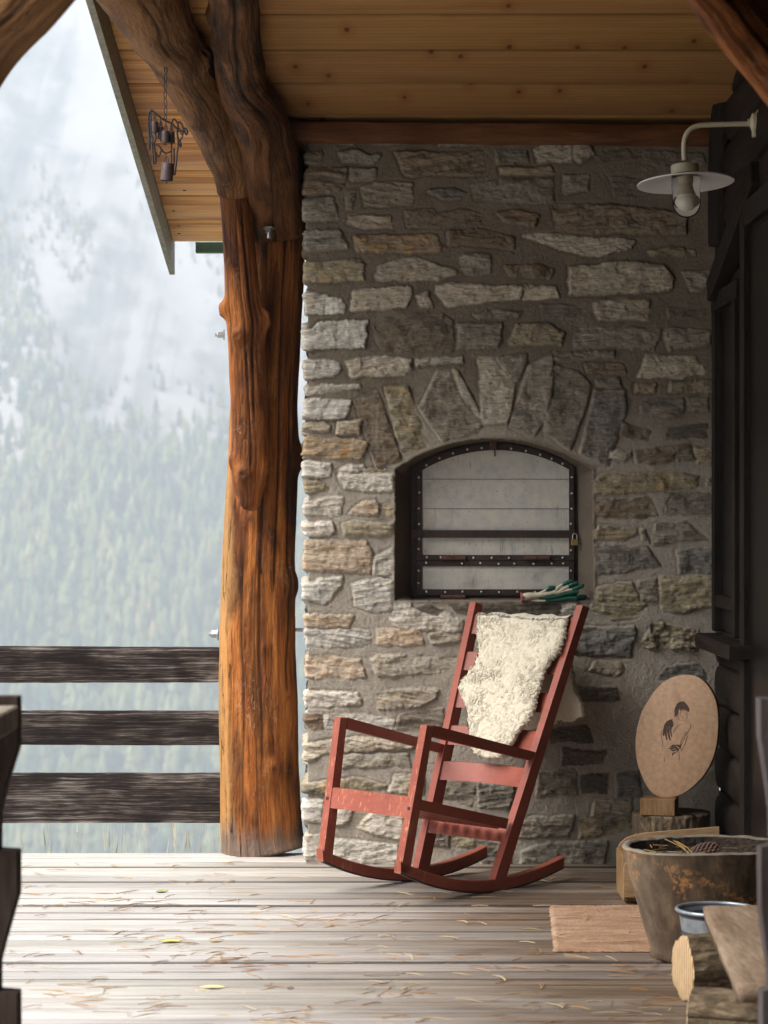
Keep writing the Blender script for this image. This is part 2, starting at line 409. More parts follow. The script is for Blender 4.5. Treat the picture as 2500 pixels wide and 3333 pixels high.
def m_stone():
    t = NT('rubble_stone_and_mortar'); base = t.attr('col'); mk = t.attr('mask', 'Fac'); v = t.coord('Object')
    f1 = t.noise(v, 190, 6, .7); f2 = t.noise(t.coord('Object', scale=(1, 1, 4)), 38, 6, .65, .6); f3 = t.noise(v, 9, 4, .6)
    grain = t.mix(mk, t.rampf(f1, .3, .7, .80, 1.2), t.math('MULTIPLY', t.rampf(f2, .32, .68, .62, 1.32), t.rampf(f1, .3, .7, .84, 1.16)))
    cc = t.mix(1., base, grain, 'MULTIPLY')
    cc = t.mix(t.math('MULTIPLY', t.rampf(f3, .56, .74, 0., .35), 1.), cc, t.mix(1., cc, (.8, .66, .45), 'MULTIPLY'))
    pit = t.vor(v, 150); cc = t.mix(t.rampf(pit, .12, .2, .35, 0.), cc, t.mix(1., cc, (.45, .43, .4), 'MULTIPLY'))
    h = t.mix(mk, f1, t.mix(.5, f2, f1)); nb = t.bump(h, .9, .008)
    return t.done(cc, .95, nb, .08)
M['stone'] = m_stone()
M['dark_iron'] = plain('brown_iron', (.040, .026, .021), .55, .25, var=.25, scale=60)
M['rusty'] = plain('rusty_iron', (.085, .038, .024), .7, .1, var=.3, scale=60)
M['black_iron'] = plain('blackened_iron', (.045, .036, .034), .5, .4, var=.25, scale=90)
M['bell'] = plain('dull_purple_iron', (.085, .058, .055), .5, .35, var=.25, scale=70)
M['steel'] = plain('galvanised_bolt', (.45, .46, .46), .35, .85, var=.1, scale=90)
M['brass'] = plain('brass', (.36, .25, .09), .4, .7, var=.1)
def m_panel():
    t = NT('stained_sheet_metal'); v = t.coord('Object')
    a = t.noise(v, 16, 5, .65); sp = t.noise(v, 90, 4, .6); dr = t.noise(t.coord('Object', scale=(9, 1, .9)), 9, 5, .7)
    gate = t.rampf(t.noise(v, 5, 2), .42, .6)
    cc = t.ramp(a, [(.3, (.44, .43, .39)), (.5, (.54, .52, .46)), (.7, (.62, .57, .47))])
    cc = t.mix(t.math('MULTIPLY', t.rampf(dr, .56, .68, 0., .55), gate), cc, (.12, .115, .105))
    cc = t.mix(t.rampf(sp, .64, .70, 0., .6), cc, (.13, .12, .11))
    b = t.noise(v, 7, 3, .5); cc = t.mix(t.rampf(b, .62, .74, 0., .5), cc, (.17, .155, .135))
    return t.done(cc, .55, t.bump(sp, .2, .001), .35, .15)
M['panel'] = m_panel()
M['enamel_cream'] = plain('cream_enamel', (.64, .57, .41), .4, var=.08, scale=40)
M['enamel_dark'] = plain('grey_enamel', (.10, .095, .10), .35, var=.08)
M['enamel_white'] = plain('white_enamel', (.66, .63, .62), .3, var=.03)
M['bulb'] = plain('frosted_bulb', (.72, .68, .56), .35, var=.02)
M['bulb_base'] = plain('ivory_plastic', (.48, .40, .27), .4, var=.03)
g = NT('clear_glass'); g.b.inputs['Transmission Weight'].default_value = 1.0; g.b.inputs['IOR'].default_value = 1.2; M['glass'] = g.done((.96, .97, .96), .02)
M['glass'].use_nodes = True
g = NT('dark_window_glass'); M['darkglass'] = g.done((.008, .007, .007), .35, None, .12)
M['black_rubber'] = plain('black_rubber', (.02, .02, .02), .8)
M['green_paint'] = plain('green_painted_wood', (.035, .075, .035), .6, var=.2, scale=20)
def m_barge():
    t = NT('peeling_grey_green_board'); v = t.coord('Object', scale=(1, .6, 2)); n = t.noise(v, 6, 5, .6); n2 = t.noise(v, 40, 4)
    cc = t.ramp(n2, [(.3, (.17, .165, .125)), (.7, (.30, .285, .225))]); cc = t.mix(t.rampf(n, .60, .64, 0., .8), cc, (.17, .26, .13))
    return t.done(cc, .7, t.bump(n2, .3, .002))
M['barge'] = m_barge()
M['wallwood'] = wood('dark_stained_siding', (.011, .007, .006), (.018, .013, .011), (.034, .024, .020), 1, 'Object', (3, .5, 9), .65, .5, knots=False)
M['timber'] = wood('dark_hewn_timber', (.010, .007, .006), (.016, .012, .009), (.032, .024, .018), 1, 'Object', (9, 9, .7), .7, .5, knots=False)
M['plate'] = wood('reddish_beam', (.075, .030, .013), (.15, .062, .026), (.23, .10, .044), 1.2, 'Object', (.6, 8, 8), .5, .3)
M['gatewood'] = wood('dark_post_wood', (.022, .014, .011), (.045, .030, .024), (.085, .062, .05), 1, 'Object', (8, 8, .8), .7, .4, knots=False)
M['gategrey'] = wood('grey_post_wood', (.07, .060, .062), (.115, .10, .10), (.18, .16, .16), 1, 'Object', (8, 8, .8), .7, .4, knots=False)
M['bench'] = wood('sawn_bench_plank', (.17, .115, .075), (.31, .225, .155), (.46, .36, .27), .9, 'Object', (8, .9, 8), .65, .4, knots=False)
M['block'] = wood('sawn_block_wood', (.12, .065, .028), (.26, .155, .07), (.40, .26, .13), 1.3, 'Object', (9, 9, 1.1), .65, .4, knots=False)
M['crate'] = wood('pale_crate_wood', (.20, .12, .06), (.36, .235, .125), (.50, .35, .21), 1.2, 'Object', (1, 8, 9), .6, .3, knots=False)
def m_end():
    t = NT('fresh_cut_wood'); w = t.n('TexWave', wave_type='RINGS', rings_direction='X'); t.l(t.coord('Object', loc=(0, .03, -.09)), w.inputs[0]); w.inputs['Scale'].default_value = 22; w.inputs['Distortion'].default_value = 2.5; w.inputs['Detail'].default_value = 3
    n = t.noise(t.coord('Object', scale=(1, 3, 1)), 30, 5, .6); k = t.mix(.5, w.outputs[1], n)
    cc = t.ramp(k, [(.25, (.33, .19, .09)), (.5, (.50, .34, .19)), (.8, (.60, .45, .28))]); return t.done(cc, .8, t.bump(n, .5, .004), .1)
M['endgrain'] = m_end()
def m_bark():
    t = NT('furrowed_bark'); v = t.coord('UV', scale=(2.2, 1, 1)); a = t.noise(v, 14, 6, .7, .8); b = t.vor(v, 22)
    cc = t.ramp(a, [(.3, (.04, .026, .014)), (.5, (.13, .088, .048)), (.7, (.27, .20, .12))])
    return t.done(cc, .85, t.bump(t.mix(.5, a, b), 1., .02))
M['bark'] = m_bark()
def m_tub():
    t = NT('old_tub_wood'); v = t.coord('Object'); a = t.noise(t.coord('Object', scale=(1, 1, .5)), 15, 6, .65, .3); b = t.noise(v, 6, 4, .6, .5)
    cc = t.ramp(a, [(.3, (.026, .014, .007)), (.5, (.075, .044, .021)), (.68, (.17, .105, .055))])
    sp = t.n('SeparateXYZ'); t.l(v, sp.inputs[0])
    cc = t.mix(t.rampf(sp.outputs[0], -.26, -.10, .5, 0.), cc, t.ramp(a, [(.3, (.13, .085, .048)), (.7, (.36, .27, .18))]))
    band = t.math('MULTIPLY', t.math('MULTIPLY', t.rampf(b, .50, .56), t.rampf(t.noise(v, 40, 4, .7), .49, .55)), t.rampf(t.math('ABSOLUTE', t.math('SUBTRACT', t.math('ADD', sp.outputs[2], t.math('MULTIPLY', sp.outputs[0], .4)), .215)), .035, .065, 1., 0.))
    cc = t.mix(t.math('MULTIPLY', band, .8), cc, (.44, .20, .06))
    return t.done(cc, .75, t.bump(a, .8, .008))
M['tub'] = m_tub()
M['rimwood'] = plain('grey_rim_wood', (.20, .165, .125), .8, var=.35, scale=25, bump=.6, bd=.006)
def m_zinc():
    t = NT('galvanised_zinc'); v = t.coord('Object'); a = t.noise(v, 26, 4, .6); b = t.vor(v, 60, out=1)
    cc = t.ramp(a, [(.3, (.24, .27, .29)), (.7, (.45, .49, .52))]); return t.done(cc, .42, t.bump(a, .1, .002), None, .6)
M['zinc'] = m_zinc()
M['zincdark'] = plain('bowl_inside', (.07, .065, .07), .6, .2)
def m_mat():
    t = NT('coir_mat'); v = t.coord('Object', scale=(1, 5, 5)); a = t.noise(v, 60, 5, .75); b = t.noise(t.coord('Object', scale=(.6, 3, 1)), 7, 5, .6)
    cc = t.ramp(t.mix(.5, a, b), [(.32, (.26, .13, .065)), (.5, (.48, .28, .165)), (.66, (.62, .46, .34))])
    return t.done(cc, .95, t.bump(a, 1., .01))
M['mat'] = m_mat()
def m_disc():
    t = NT('stained_rawhide'); v = t.coord('Object'); a = t.noise(v, 60, 5, .6); b = t.noise(t.coord('Object', scale=(2.2, 1, .7), rot=(0, R(-38), 0)), 6, 5, .6, .5)
    cc = t.ramp(a, [(.3, (.38, .225, .125)), (.5, (.45, .275, .16)), (.7, (.52, .33, .20))])
    cc = t.mix(t.rampf(b, .58, .78, 0., .75), cc, (.15, .08, .045)); cc = t.mix(t.rampf(b, .40, .28, 0., .35), cc, (.58, .43, .31))
    return t.done(cc, .6, t.bump(a, .2, .001))
M['disc'] = m_disc()
M['ink'] = plain('burnt_ink', (.075, .042, .026), .8, var=.3, scale=120)
M['inkline'] = plain('faint_ink', (.27, .16, .095), .8, var=.3, scale=120)
def m_wool():
    t = NT('cream_wool'); v = t.coord('Object'); a = t.noise(v, 55, 5, .7); b = t.noise(v, 8, 3)
    cc = t.ramp(a, [(.3, (.56, .485, .35)), (.5, (.64, .575, .44)), (.7, (.70, .64, .51))]); t.b.inputs['Subsurface Weight'].default_value = 0.0
    t.b.inputs['Sheen Weight'].default_value = .3; t.b.inputs['Sheen Roughness'].default_value = .6
    return t.done(cc, .95, t.bump(a, 1., .008), .1)
M['wool'] = m_wool()
M['hide'] = plain('sheepskin_hide', (.80, .73, .56), .7, var=.12, scale=18)
M['knit'] = plain('cream_knit', (.52, .45, .33), .9, var=.15, scale=160, bump=.5)
M['redtrim'] = plain('red_cuff_trim', (.42, .065, .035), .85, var=.15, scale=160)
M['latex'] = plain('green_latex', (.008, .085, .055), .38, var=.2, scale=60)
M['bluetag'] = plain('blue_tag', (.05, .09, .25), .8)
M['cone'] = plain('pine_cone_scales', (.09, .045, .025), .7, var=.3, scale=90)
M['soil'] = plain('dark_litter', (.05, .033, .022), .95, var=.5, scale=70, bump=1., bd=.02)
def m_vcol(name, rough, spec=.2):
    t = NT(name); n = t.noise(t.coord('Object'), 3, 3); return t.done(t.mix(1., t.attr('col'), t.rampf(n, .3, .7, .9, 1.1), 'MULTIPLY'), rough, None, spec)
M['needles'] = m_vcol('dry_needles', .5); M['leaf'] = m_vcol('fallen_leaf', .6); M['forest'] = m_vcol('conifer_foliage', .9, .05); M['grass'] = m_vcol('dry_grass', .8)

# ------------------------------------------------------------------ hillside, valley and forest
def terr(x, y):
    z = np.interp(y, [-4000, -20, 10, 14, 50, 300, 700, 950, 1500, 2100, 3000, 5000], [-.8, -.8, -.8, -2.6, -18, -125, -238, -262, 70, 500, 530, 530])
    rise = sstep(880, 1250, y)
    rav = fbm(x/170.0 + z/260.0, z/900.0, 0, 3)          # ravines running down the slope, leaning
    z = z + rise*(34*rav + 20*(1-np.abs(2*fbm(x/120.0 + z/200.0, z/620.0, 4., 3))) + 12*fbm(x/60., y/60., 3., 4)) + sstep(60, 400, y)*6*fbm(x/90., y/90., 7., 3)
    return z
xs = np.concatenate([np.linspace(-3500, -700, 30), np.linspace(-680, 420, 200), np.linspace(450, 3500, 30)])
ys = np.concatenate([[-4000, -1000, -200, -30], np.linspace(0, 60, 25), np.linspace(70, 900, 40), np.linspace(910, 2300, 260), np.linspace(2350, 5000, 30)])
X, Y = np.meshgrid(xs, ys); Z = terr(X, Y)
def m_hill():
    t = NT('scree_and_meadow'); v = t.coord('Object')
    sv = t.coord('Object', scale=(.020, .0012, .0022), rot=(0, R(-30), 0)); a = t.noise(sv, 1.1, 8, .66, .3); b = t.noise(v, .03, 6, .65)
    sp = t.n('SeparateXYZ'); t.l(v, sp.inputs[0]); hh = t.rampf(sp.outputs[2], -60, 130)
    up = t.ramp(t.mix(.3, a, b), [(.39, (.085, .105, .125)), (.47, (.20, .205, .21)), (.53, (.37, .365, .355))])
    lo = t.ramp(t.mix(.4, a, b), [(.38, (.16, .18, .12)), (.5, (.33, .31, .27)), (.62, (.44, .40, .39))])
    nr = t.rampf(t.n('NewGeometry').outputs['Position'], 0, 1)
    cc = t.mix(hh, lo, up)
    return t.done(cc, .95, None, .05)
hills = mesh_np('hills', np.stack([X, Y, Z], -1).reshape(-1, 3), grid_faces(len(xs), len(ys)), m_hill())
tag(hills, 'steep scree and meadow mountainside across the valley', None, None, 'structure')

def build_forest():
    n = 75000
    tx = rng.uniform(-520, 260, n); ty = rng.uniform(960, 2150, n); tz = terr(tx, ty)
    el = tz/ty
    m1 = fbm((tx + tz*.62)/55., (tz - tx*.1)/210., 5., 4)       # streaks running down to the right
    m2 = fbm(tx/70., tz/60., 9., 3)
    low = 1 - sstep(-.015, .075, el)
    p = np.clip(low*(.62 + 1.1*m2 + .5*m1), 0, 1) + (1-low)*np.clip(-.12 + 2.0*m1 + .4*m2 - 2.2*np.clip(el-.10, 0, 1), 0, .6)
    keep = rng.uniform(0, 1, n) < p*.9
    tx, ty, tz = tx[keep], ty[keep], tz[keep]; n = len(tx)
    h = rng.uniform(9, 22, n)*(1 - .62*sstep(1230, 1650, ty)); r = h*rng.uniform(.19, .30, n)
    kind = rng.uniform(0, 1, n) + .25*fbm(tx/40., tz/40., 2., 2)
    base = np.where((kind < .42)[:, None], (.045, .082, .055), np.where((kind < .84)[:, None], (.14, .17, .075), np.where((kind < 1.06)[:, None], (.21, .22, .11), (.30, .22, .10))))
    base = base*rng.uniform(.75, 1.25, (n, 1))
    V = []; Fs = []; Cc = []; k = 7; off = 0
    tiers = [(.06, .50, 1.0), (.30, .76, .78), (.55, 1.0, .52)]
    for (z0, z1, rr) in tiers:
        ang = rng.uniform(0, 6.28, (n, 1)) + np.arange(k)[None]*2*np.pi/k
        rad = (r*rr)[:, None]*rng.uniform(.65, 1.2, (n, k)); zz = (z0 + rng.uniform(-.05, .05, (n, k)))*h[:, None]
        ring = np.stack([tx[:, None]+np.cos(ang)*rad, ty[:, None]+np.sin(ang)*rad, tz[:, None]+zz], -1)
        top = np.stack([tx, ty, tz + z1*h], -1)[:, None]
        v = np.concatenate([ring, top], 1); V.append(v.reshape(-1, 3))
        b = off + np.arange(n)[:, None, None]*(k+1); j = np.arange(k)
        f = np.stack([b[:, 0]+j, b[:, 0]+(j+1) % k, b[:, 0]+np.full(k, k)], -1); Fs.append(f.reshape(-1, 3)); off += n*(k+1)
        Cc.append(np.repeat(base, k+1, 0))
    o = mesh_np('forest', np.concatenate(V), np.concatenate(Fs), M['forest'], None, False, None, {'col': np.concatenate(Cc)})
    tag(o, 'mixed green and yellowing conifers covering the far mountainside', 'forest', None, 'stuff')
build_forest()

def build_grass():
    b = MB()
    for i in range(80):
        x = random.uniform(-1.55, -.35); 
        if random.random() < .35: x = random.gauss(-.78, .09)
        y = random.uniform(10.35, 11.6); z0 = float(terr(np.array(x), np.array(y))); hgt = random.uniform(.55, .80)+max(0, random.gauss(0, .07)); top = -0.10+(hgt-.6)*.9
        le = random.uniform(-.10, .10); p = [Vector((x+le*t*t, y+random.uniform(-.01, .01), z0+(top-z0)*t)) for t in (0, .4, .75, 1)]
        c = random.choice([(.72, .66, .50), (.78, .74, .60), (.66, .62, .46)]); b.cur = c
        b.tube(p, [.0022, .0018, .0014, .0007], 4, False)
        if random.random() < .4: b.tube([p[-1]-(p[-1]-p[-2])*.28, p[-1]], [.004, .0015], 4, False)
    tag(b.build('dry_grass', M['grass'], None, False, True, False), 'thin dry grass stalks rising beyond the deck edge', 'grass', None, 'stuff')
build_grass()

# ------------------------------------------------------------------ deck
YW = 9.76
def build_deck():
    V = []; Fs = []; UV = []; T = []; off = 0
    y = -3.0; W = .138
    nx = 140; xsd = np.linspace(-5.0, 1.333, nx)
    prof = [(.002, -.04), (.002, -.012), (.005, -.004), (.012, -.0008), (.026, 0), (.034, -.0030), (.042, 0), (.064, 0), (.071, -.0026), (.078, 0), (.098, 0), (.106, -.0030), (.114, 0), (.122, -.0008), (.129, -.004), (.132, -.012), (.132, -.04)]
    while y < 10.09:
        tone = rng.uniform(.78, 1.08); tint = np.array([1.0, rng.uniform(.975, 1.0), rng.uniform(.94, 1.0)])*tone; sag = rng.uniform(-.004, .004); ph = rng.uniform(0, 50)
        ww = rng.uniform(.94, 1.0); drt = rng.random() < .7
        for (py, pz) in prof:
            dz = sag + .0012*vn(xsd*1.3+ph, ph) + .0006*vn(xsd*9+ph, py*60)
            V.append(np.stack([xsd, np.full(nx, y+py*ww)+.0006*vn(xsd*3+ph, 4), np.full(nx, pz)+dz], -1))
            UV.append(np.stack([xsd+ph*3, np.full(nx, y+py+ph)], -1)); ed_ = (.16 if py < .011 or py > .123 else .72 if pz < -.002 else 1.) if drt else 1.; T.append(np.tile(tint*ed_, (nx, 1))*(1+.12*vn(xsd*.8+ph, ph))[:, None])
        Fs.append(off + grid_faces(nx, len(prof))); off += nx*len(prof)
        y += W
    o = mesh_np('deck', np.concatenate(V), np.concatenate(Fs), M['deck'], None, True, np.concatenate(UV), {'tone': np.concatenate(T)})
    tag(o, 'weathered grey plank deck of the porch', None, None, 'structure')
    b = MB(); b.box((-1.8, 3.5, -.13), (6.3, 13.0, .14)); b.box((-1.8, 10.05, -.2), (6.3, .08, .3))
    tag(b.build('deck_frame', M['timber']), 'dark joists under the porch deck', None, None, 'structure')
build_deck()

# ------------------------------------------------------------------ stone wall with arched oven mouth
SC = YW/F                                  # metres per reference pixel at the wall face
CR = {'A': (980, 400, 2.304), 'B': (1650, 400, 2.304), 'T': (950, 800, 1.1441), 'C': (980, 1250, 2.602), 'D': (1850, 1250, 2.212), 'E': (980, 1900, 2.257), 'F': (1560, 2000, 2.404), 'N': (1280, 1400, 2.514)}
STONES = """
b A 25,350 345,345 320,470 230,525 25,520
g A 25,565 235,565 275,725 60,735 25,700
g A 345,520 405,490 390,635 345,635
g A 455,480 560,455 835,450 845,600 485,615
l A 370,700 670,695 680,775 480,785 350,750
g A 60,820 285,805 355,935 60,945
o A 395,850 1020,840 1050,930 1030,965 420,960
y A 25,1045 445,1030 475,1060 465,1175 90,1195 40,1120
l A 565,1150 580,1080 720,1030 850,1005 1160,1110 1160,1140 1000,1175 580,1175
g A 1200,1010 1240,985 1420,1000 1415,1115 1265,1135 1205,1090
w A 30,1270 200,1290 190,1425 50,1425
w A 200,1310 310,1320 325,1370 310,1430 195,1425
l A 395,1260 830,1225 825,1290 780,1380 370,1400
l A 870,1290 950,1265 985,1375 900,1385
w A 30,1595 150,1500 500,1490 480,1675 60,1690
b A 535,1490 840,1430 1060,1430 1140,1500 1125,1705 680,1725 590,1680
g A 1180,1510 1500,1500 1500,1640 1465,1680 1180,1690
w A 35,1780 250,1785 295,1830 250,1900 60,1920
l A 340,1790 500,1755 820,1770 820,1840 770,1890 380,1905
l A 860,1775 1215,1755 1215,1790 860,1820
w A 30,2010 150,1975 440,1960 440,1985 50,2040
b A 800,655 990,645 1000,680 1200,650 1350,690 1340,740 1000,765 810,765
k A 970,510 1150,490 1230,520 1190,555 1060,565
b A 1110,810 1320,800 1590,860 1590,950 1420,920 1100,900
b A 1470,680 1659,660 1780,690 1750,770 1540,740
b A 700,225 1360,220 1370,350 1330,380 800,385
g A 285,220 430,205 500,240 600,240 560,295 310,290
g A 1020,110 1530,100 1530,150 1040,165
g A 510,110 760,110 740,150 530,150
g A 270,110 410,115 400,150 280,145
g A 370,350 560,345 560,420 375,420
g A 1460,210 1690,220 1700,290 1480,300
g A 30,220 150,220 150,290 30,295
y A 1500,340 1880,330 1900,375 1510,380
g A 1300,1430 1460,1405 1650,1420 1630,1450 1330,1455
l B 210,200 290,140 490,135 490,275 240,285
l B 510,130 610,125 640,230 560,290 515,260
d B 640,240 900,200 1020,270 720,310
g B -254,465 -80,430 340,420 350,590 -230,575
g B 425,395 615,390 610,500 420,520
b B 345,620 620,620 820,610 1340,700 1340,820 380,810
l B 125,850 200,835 960,880 940,930 700,990 560,985 260,890
y B 1070,960 1200,930 1400,960 1400,985 1080,985
l B 465,1075 640,1070 880,1040 1180,1070 1255,1170 1230,1240 1040,1270 470,1280
g B 1320,1120 1550,1120 1540,1180 1440,1260 1390,1260
l B -530,1220 -360,1205 125,1235 100,1310 -440,1370 -530,1270
l B 135,1225 350,1225 385,1305 125,1320
l B 660,1350 700,1325 1065,1330 1060,1475 690,1475 655,1400
y B 20,1640 80,1515 300,1515 430,1580 415,1660 25,1660
g B 520,1540 1150,1550 1110,1690 505,1680
g B 1170,1570 1220,1540 1535,1560 1530,1660 1230,1700 1180,1640
g B 345,1735 400,1720 800,1725 800,1770 350,1775
b B 590,1810 850,1820 890,1880 600,1860
l B 1055,1740 1400,1760 1500,1860 1480,1885 1360,1880 1300,1910 990,1900
g B 670,1925 850,1920 860,1980 680,1975
y B 980,1965 1115,1960 1110,2010 975,2010
y B 1230,1940 1530,1940 1530,2020 1220,2020
d B 250,1360 560,1370 560,1470 280,1470
d B 1020,200 1480,230 1490,300 1300,350 1020,290
b B 0,1080 240,1070 340,1100 320,1160 30,1140
d B 770,400 1150,440 1150,560 800,560
d B 1190,1380 1500,1390 1480,1460 1200,1470
b T 240,580 315,545 400,790 320,820
y T 352,533 430,530 500,750 415,765 390,690
g T 545,470 590,465 705,665 690,690 565,725 480,605
l T 602,462 614,470 705,640 640,560
l T 698,420 768,418 828,500 815,600 800,655 715,660
g T 772,420 870,405 870,440 838,498
g T 885,450 965,410 975,500 940,650 895,710 820,670 830,620
g T 985,450 1060,470 1110,520 1090,600 1035,755 945,690 975,560
k T 1130,540 1235,540 1240,620 1175,815 1080,770
w C 60,170 90,130 410,150 405,200 380,285 75,295 50,230
l C 80,340 190,325 245,370 220,395 95,395
l C 325,320 500,315 490,430 310,420
o C 40,440 70,460 240,465 460,480 565,515 545,590 510,635 220,625 45,600
w C 40,665 240,680 240,770 150,795 45,785
w C 310,745 370,700 530,695 545,735 330,748
y C 545,735 780,730 790,755 560,755
w C 330,770 790,765 790,880 740,900 380,880
y C 50,850 140,820 230,870 120,905 60,915
w C 40,1030 180,960 355,965 325,1120 45,1105
p C 420,1105 520,1000 630,990 660,1030 640,1090
y C 680,1040 790,1010 790,1115 730,1115
w C 55,1180 270,1170 285,1240 260,1270 60,1275
y C 365,1190 430,1170 790,1175 790,1260 680,1290 380,1270
p C 50,1330 100,1320 560,1340 605,1430 580,1590 60,1575
w C 625,1470 800,1380 785,1625 620,1600
w C 45,1760 150,1650 350,1640 340,1700 200,1860 70,1830
w C 445,1700 540,1660 790,1655 775,1900 640,1925 470,1870
p C 55,1980 110,1960 440,1965 400,2050 45,2055
g D 530,150 620,110 830,120 830,200 740,225 530,215
g D 860,110 1000,110 1000,180 870,185
b D 375,375 400,290 590,340 575,400
d D 700,300 1000,290 1000,400 700,400
l D 320,490 350,470 445,490 440,520 390,545 310,525
b D 475,490 700,450 780,450 770,545 680,565 490,565
b D 790,450 880,440 910,540 790,560
y D 925,460 1045,460 1040,565 930,560
y D 190,700 260,650 480,665 700,630 930,670 925,730 700,765 190,785
b D 190,850 220,835 575,825 640,940 540,960 190,955
g D 725,795 900,770 1040,800 1030,930 710,930
g D 640,1010 840,990 900,1040 990,1120 700,1140 620,1160 610,1080
y D 185,1080 215,1030 490,1040 490,1070 390,1120 200,1110
g D 515,1050 550,1050 580,1130 540,1110
k D 180,1160 420,1170 560,1170 655,1300 420,1350 200,1375
k D 795,1200 1050,1190 1050,1355 790,1355
y D 165,1610 210,1470 450,1430 535,1610 480,1680 330,1690
g D 500,1420 640,1400 650,1580 545,1600
y D 660,1400 1040,1390 1040,1600 820,1645 670,1620
k D 80,1760 470,1750 480,1800 450,1960 45,1940
r D 530,1850 620,1720 960,1780 930,1900 700,1900 540,1890
l D 160,2060 200,2000 380,2010 400,2050 330,2090
k D 650,2115 700,2040 930,2010 985,2120 820,2120
g D 1010,690 1050,680 1050,740 1010,730
w E 40,345 490,345 505,420 440,450 90,465 40,400
p E 555,340 870,340 885,430 760,455 560,440
l E 940,370 1190,345 1180,410 1010,445 950,430
p E 60,600 130,540 430,560 470,680 100,690
l E 510,560 560,525 1150,540 1080,640 1040,660 560,670
w E 40,800 420,800 440,880 60,895
l E 560,800 900,770 1010,780 990,840 880,910 570,920
b E 45,960 160,962 160,1060 70,1060
w E 175,965 470,965 680,1010 680,1060 180,1055
g E 720,970 1040,920 1060,1000 1000,1080 700,1060
l E 40,1180 400,1130 830,1160 820,1200 180,1240 60,1310
l E 290,1260 780,1250 800,1330 290,1340
y E 40,1480 160,1450 470,1440 620,1490 480,1520 150,1530 50,1530
l E 690,1410 900,1400 900,1540 650,1530
w E 40,1600 160,1590 160,1740 60,1740
w E 240,1640 370,1640 350,1740 250,1780
w E 420,1790 520,1680 750,1700 740,1870 560,1840
w E 230,1880 700,1920 720,2060 240,2050
w E 40,1860 200,1850 210,2060 60,2040
g E 920,1800 1090,1840 1080,1930 930,1920
y E 1110,1830 1330,1850 1330,1930 1120,1930
g E 1020,1450 1200,1440 1309,1460 1250,1620 1040,1580
w E 690,205 800,190 1050,215 1190,275 1190,345 720,325 665,260
d E 810,185 940,135 1060,190 1000,240
d E 1070,150 1240,140 1230,240 1130,215
w E 690,130 800,130 800,180 700,190
d N 560,1405 1375,1415 1380,1500 1300,1560 700,1560
l N 1392,1412 1500,1402 1500,1500 1440,1530 1390,1480
d F 760,560 1080,560 1110,680 800,690
g F 480,1240 740,1220 760,1400 450,1420
g F 330,1600 740,1580 700,1740 320,1750
y F 780,1610 1200,1590 1230,1690 780,1740
g F 340,1850 560,1790 1000,1770 960,1960 330,1950
d F 780,1260 1020,1240 1000,1400 790,1400
g F 0,1320 270,1340 240,1520 0,1500
g F 0,1770 200,1780 250,1960 20,1980
d F 560,900 850,860 900,1000 560,1010
k F 1080,1260 1240,1230 1260,1420 1080,1420
d F 650,1040 1000,1060 980,1180 640,1190
l F 900,1460 1180,1440 1190,1560 890,1570
"""
PAL = {'w': (.52, .50, .465), 'l': (.41, .37, .305), 'g': (.25, .225, .185), 'k': (.205, .20, .192), 'b': (.225, .175, .125), 'o': (.34, .25, .15), 'y': (.34, .285, .185), 'p': (.45, .36, .275), 'd': (.155, .13, .108), 'r': (.36, .31, .215)}
def poly_sdf(px, py, poly):
    """positive inside"""
    d = np.full(px.shape, 1e9); ins = np.zeros(px.shape, bool); n = len(poly)
    for i in range(n):
        ax, ay = poly[i]; bx, by = poly[(i+1) % n]
        ex, ey = bx-ax, by-ay; wx, wy = px-ax, py-ay
        t = np.clip((wx*ex+wy*ey)/(ex*ex+ey*ey+1e-9), 0, 1); d = np.minimum(d, (wx-ex*t)**2+(wy-ey*t)**2)
        c = ((ay > py) != (by > py)) & (px < (bx-ax)*(py-ay)/(by-ay+1e-12)+ax); ins ^= c
    d = np.sqrt(d); return np.where(ins, d, -d)
def arc(p0, apex, p1, n=24):
    (x0, y0), (xa, ya), (x1, y1) = p0, apex, p1
    a = np.array([[x0, y0, 1], [xa, ya, 1], [x1, y1, 1]], float); b = -np.array([x0**2+y0**2, xa**2+ya**2, x1**2+y1**2], float)
    D, Ee, Ff = np.linalg.solve(a, b); cx, cy = -D/2, -Ee/2; r = math.sqrt(cx*cx+cy*cy-Ff)
    t0 = math.atan2(y0-cy, x0-cx); t1 = math.atan2(y1-cy, x1-cx)
    return [(cx+r*math.cos(t0+(t1-t0)*k/n), cy+r*math.sin(t0+(t1-t0)*k/n)) for k in range(n+1)]
NICHE_OUT = [(1286, 1955)] + arc((1288, 1527), (1622, 1428), (1929, 1531)) + [(1932, 1955)]
NICHE_IN = [(1341, 1952)] + arc((1341, 1519), (1614, 1436), (1884, 1521)) + [(1884, 1952)]
wall = empty('stone_wall', ((1665-1250)*SC, YW, 0))
tag(wall, 'rough rubble stone wall with arched oven mouth behind the rocking chair', 'wall')
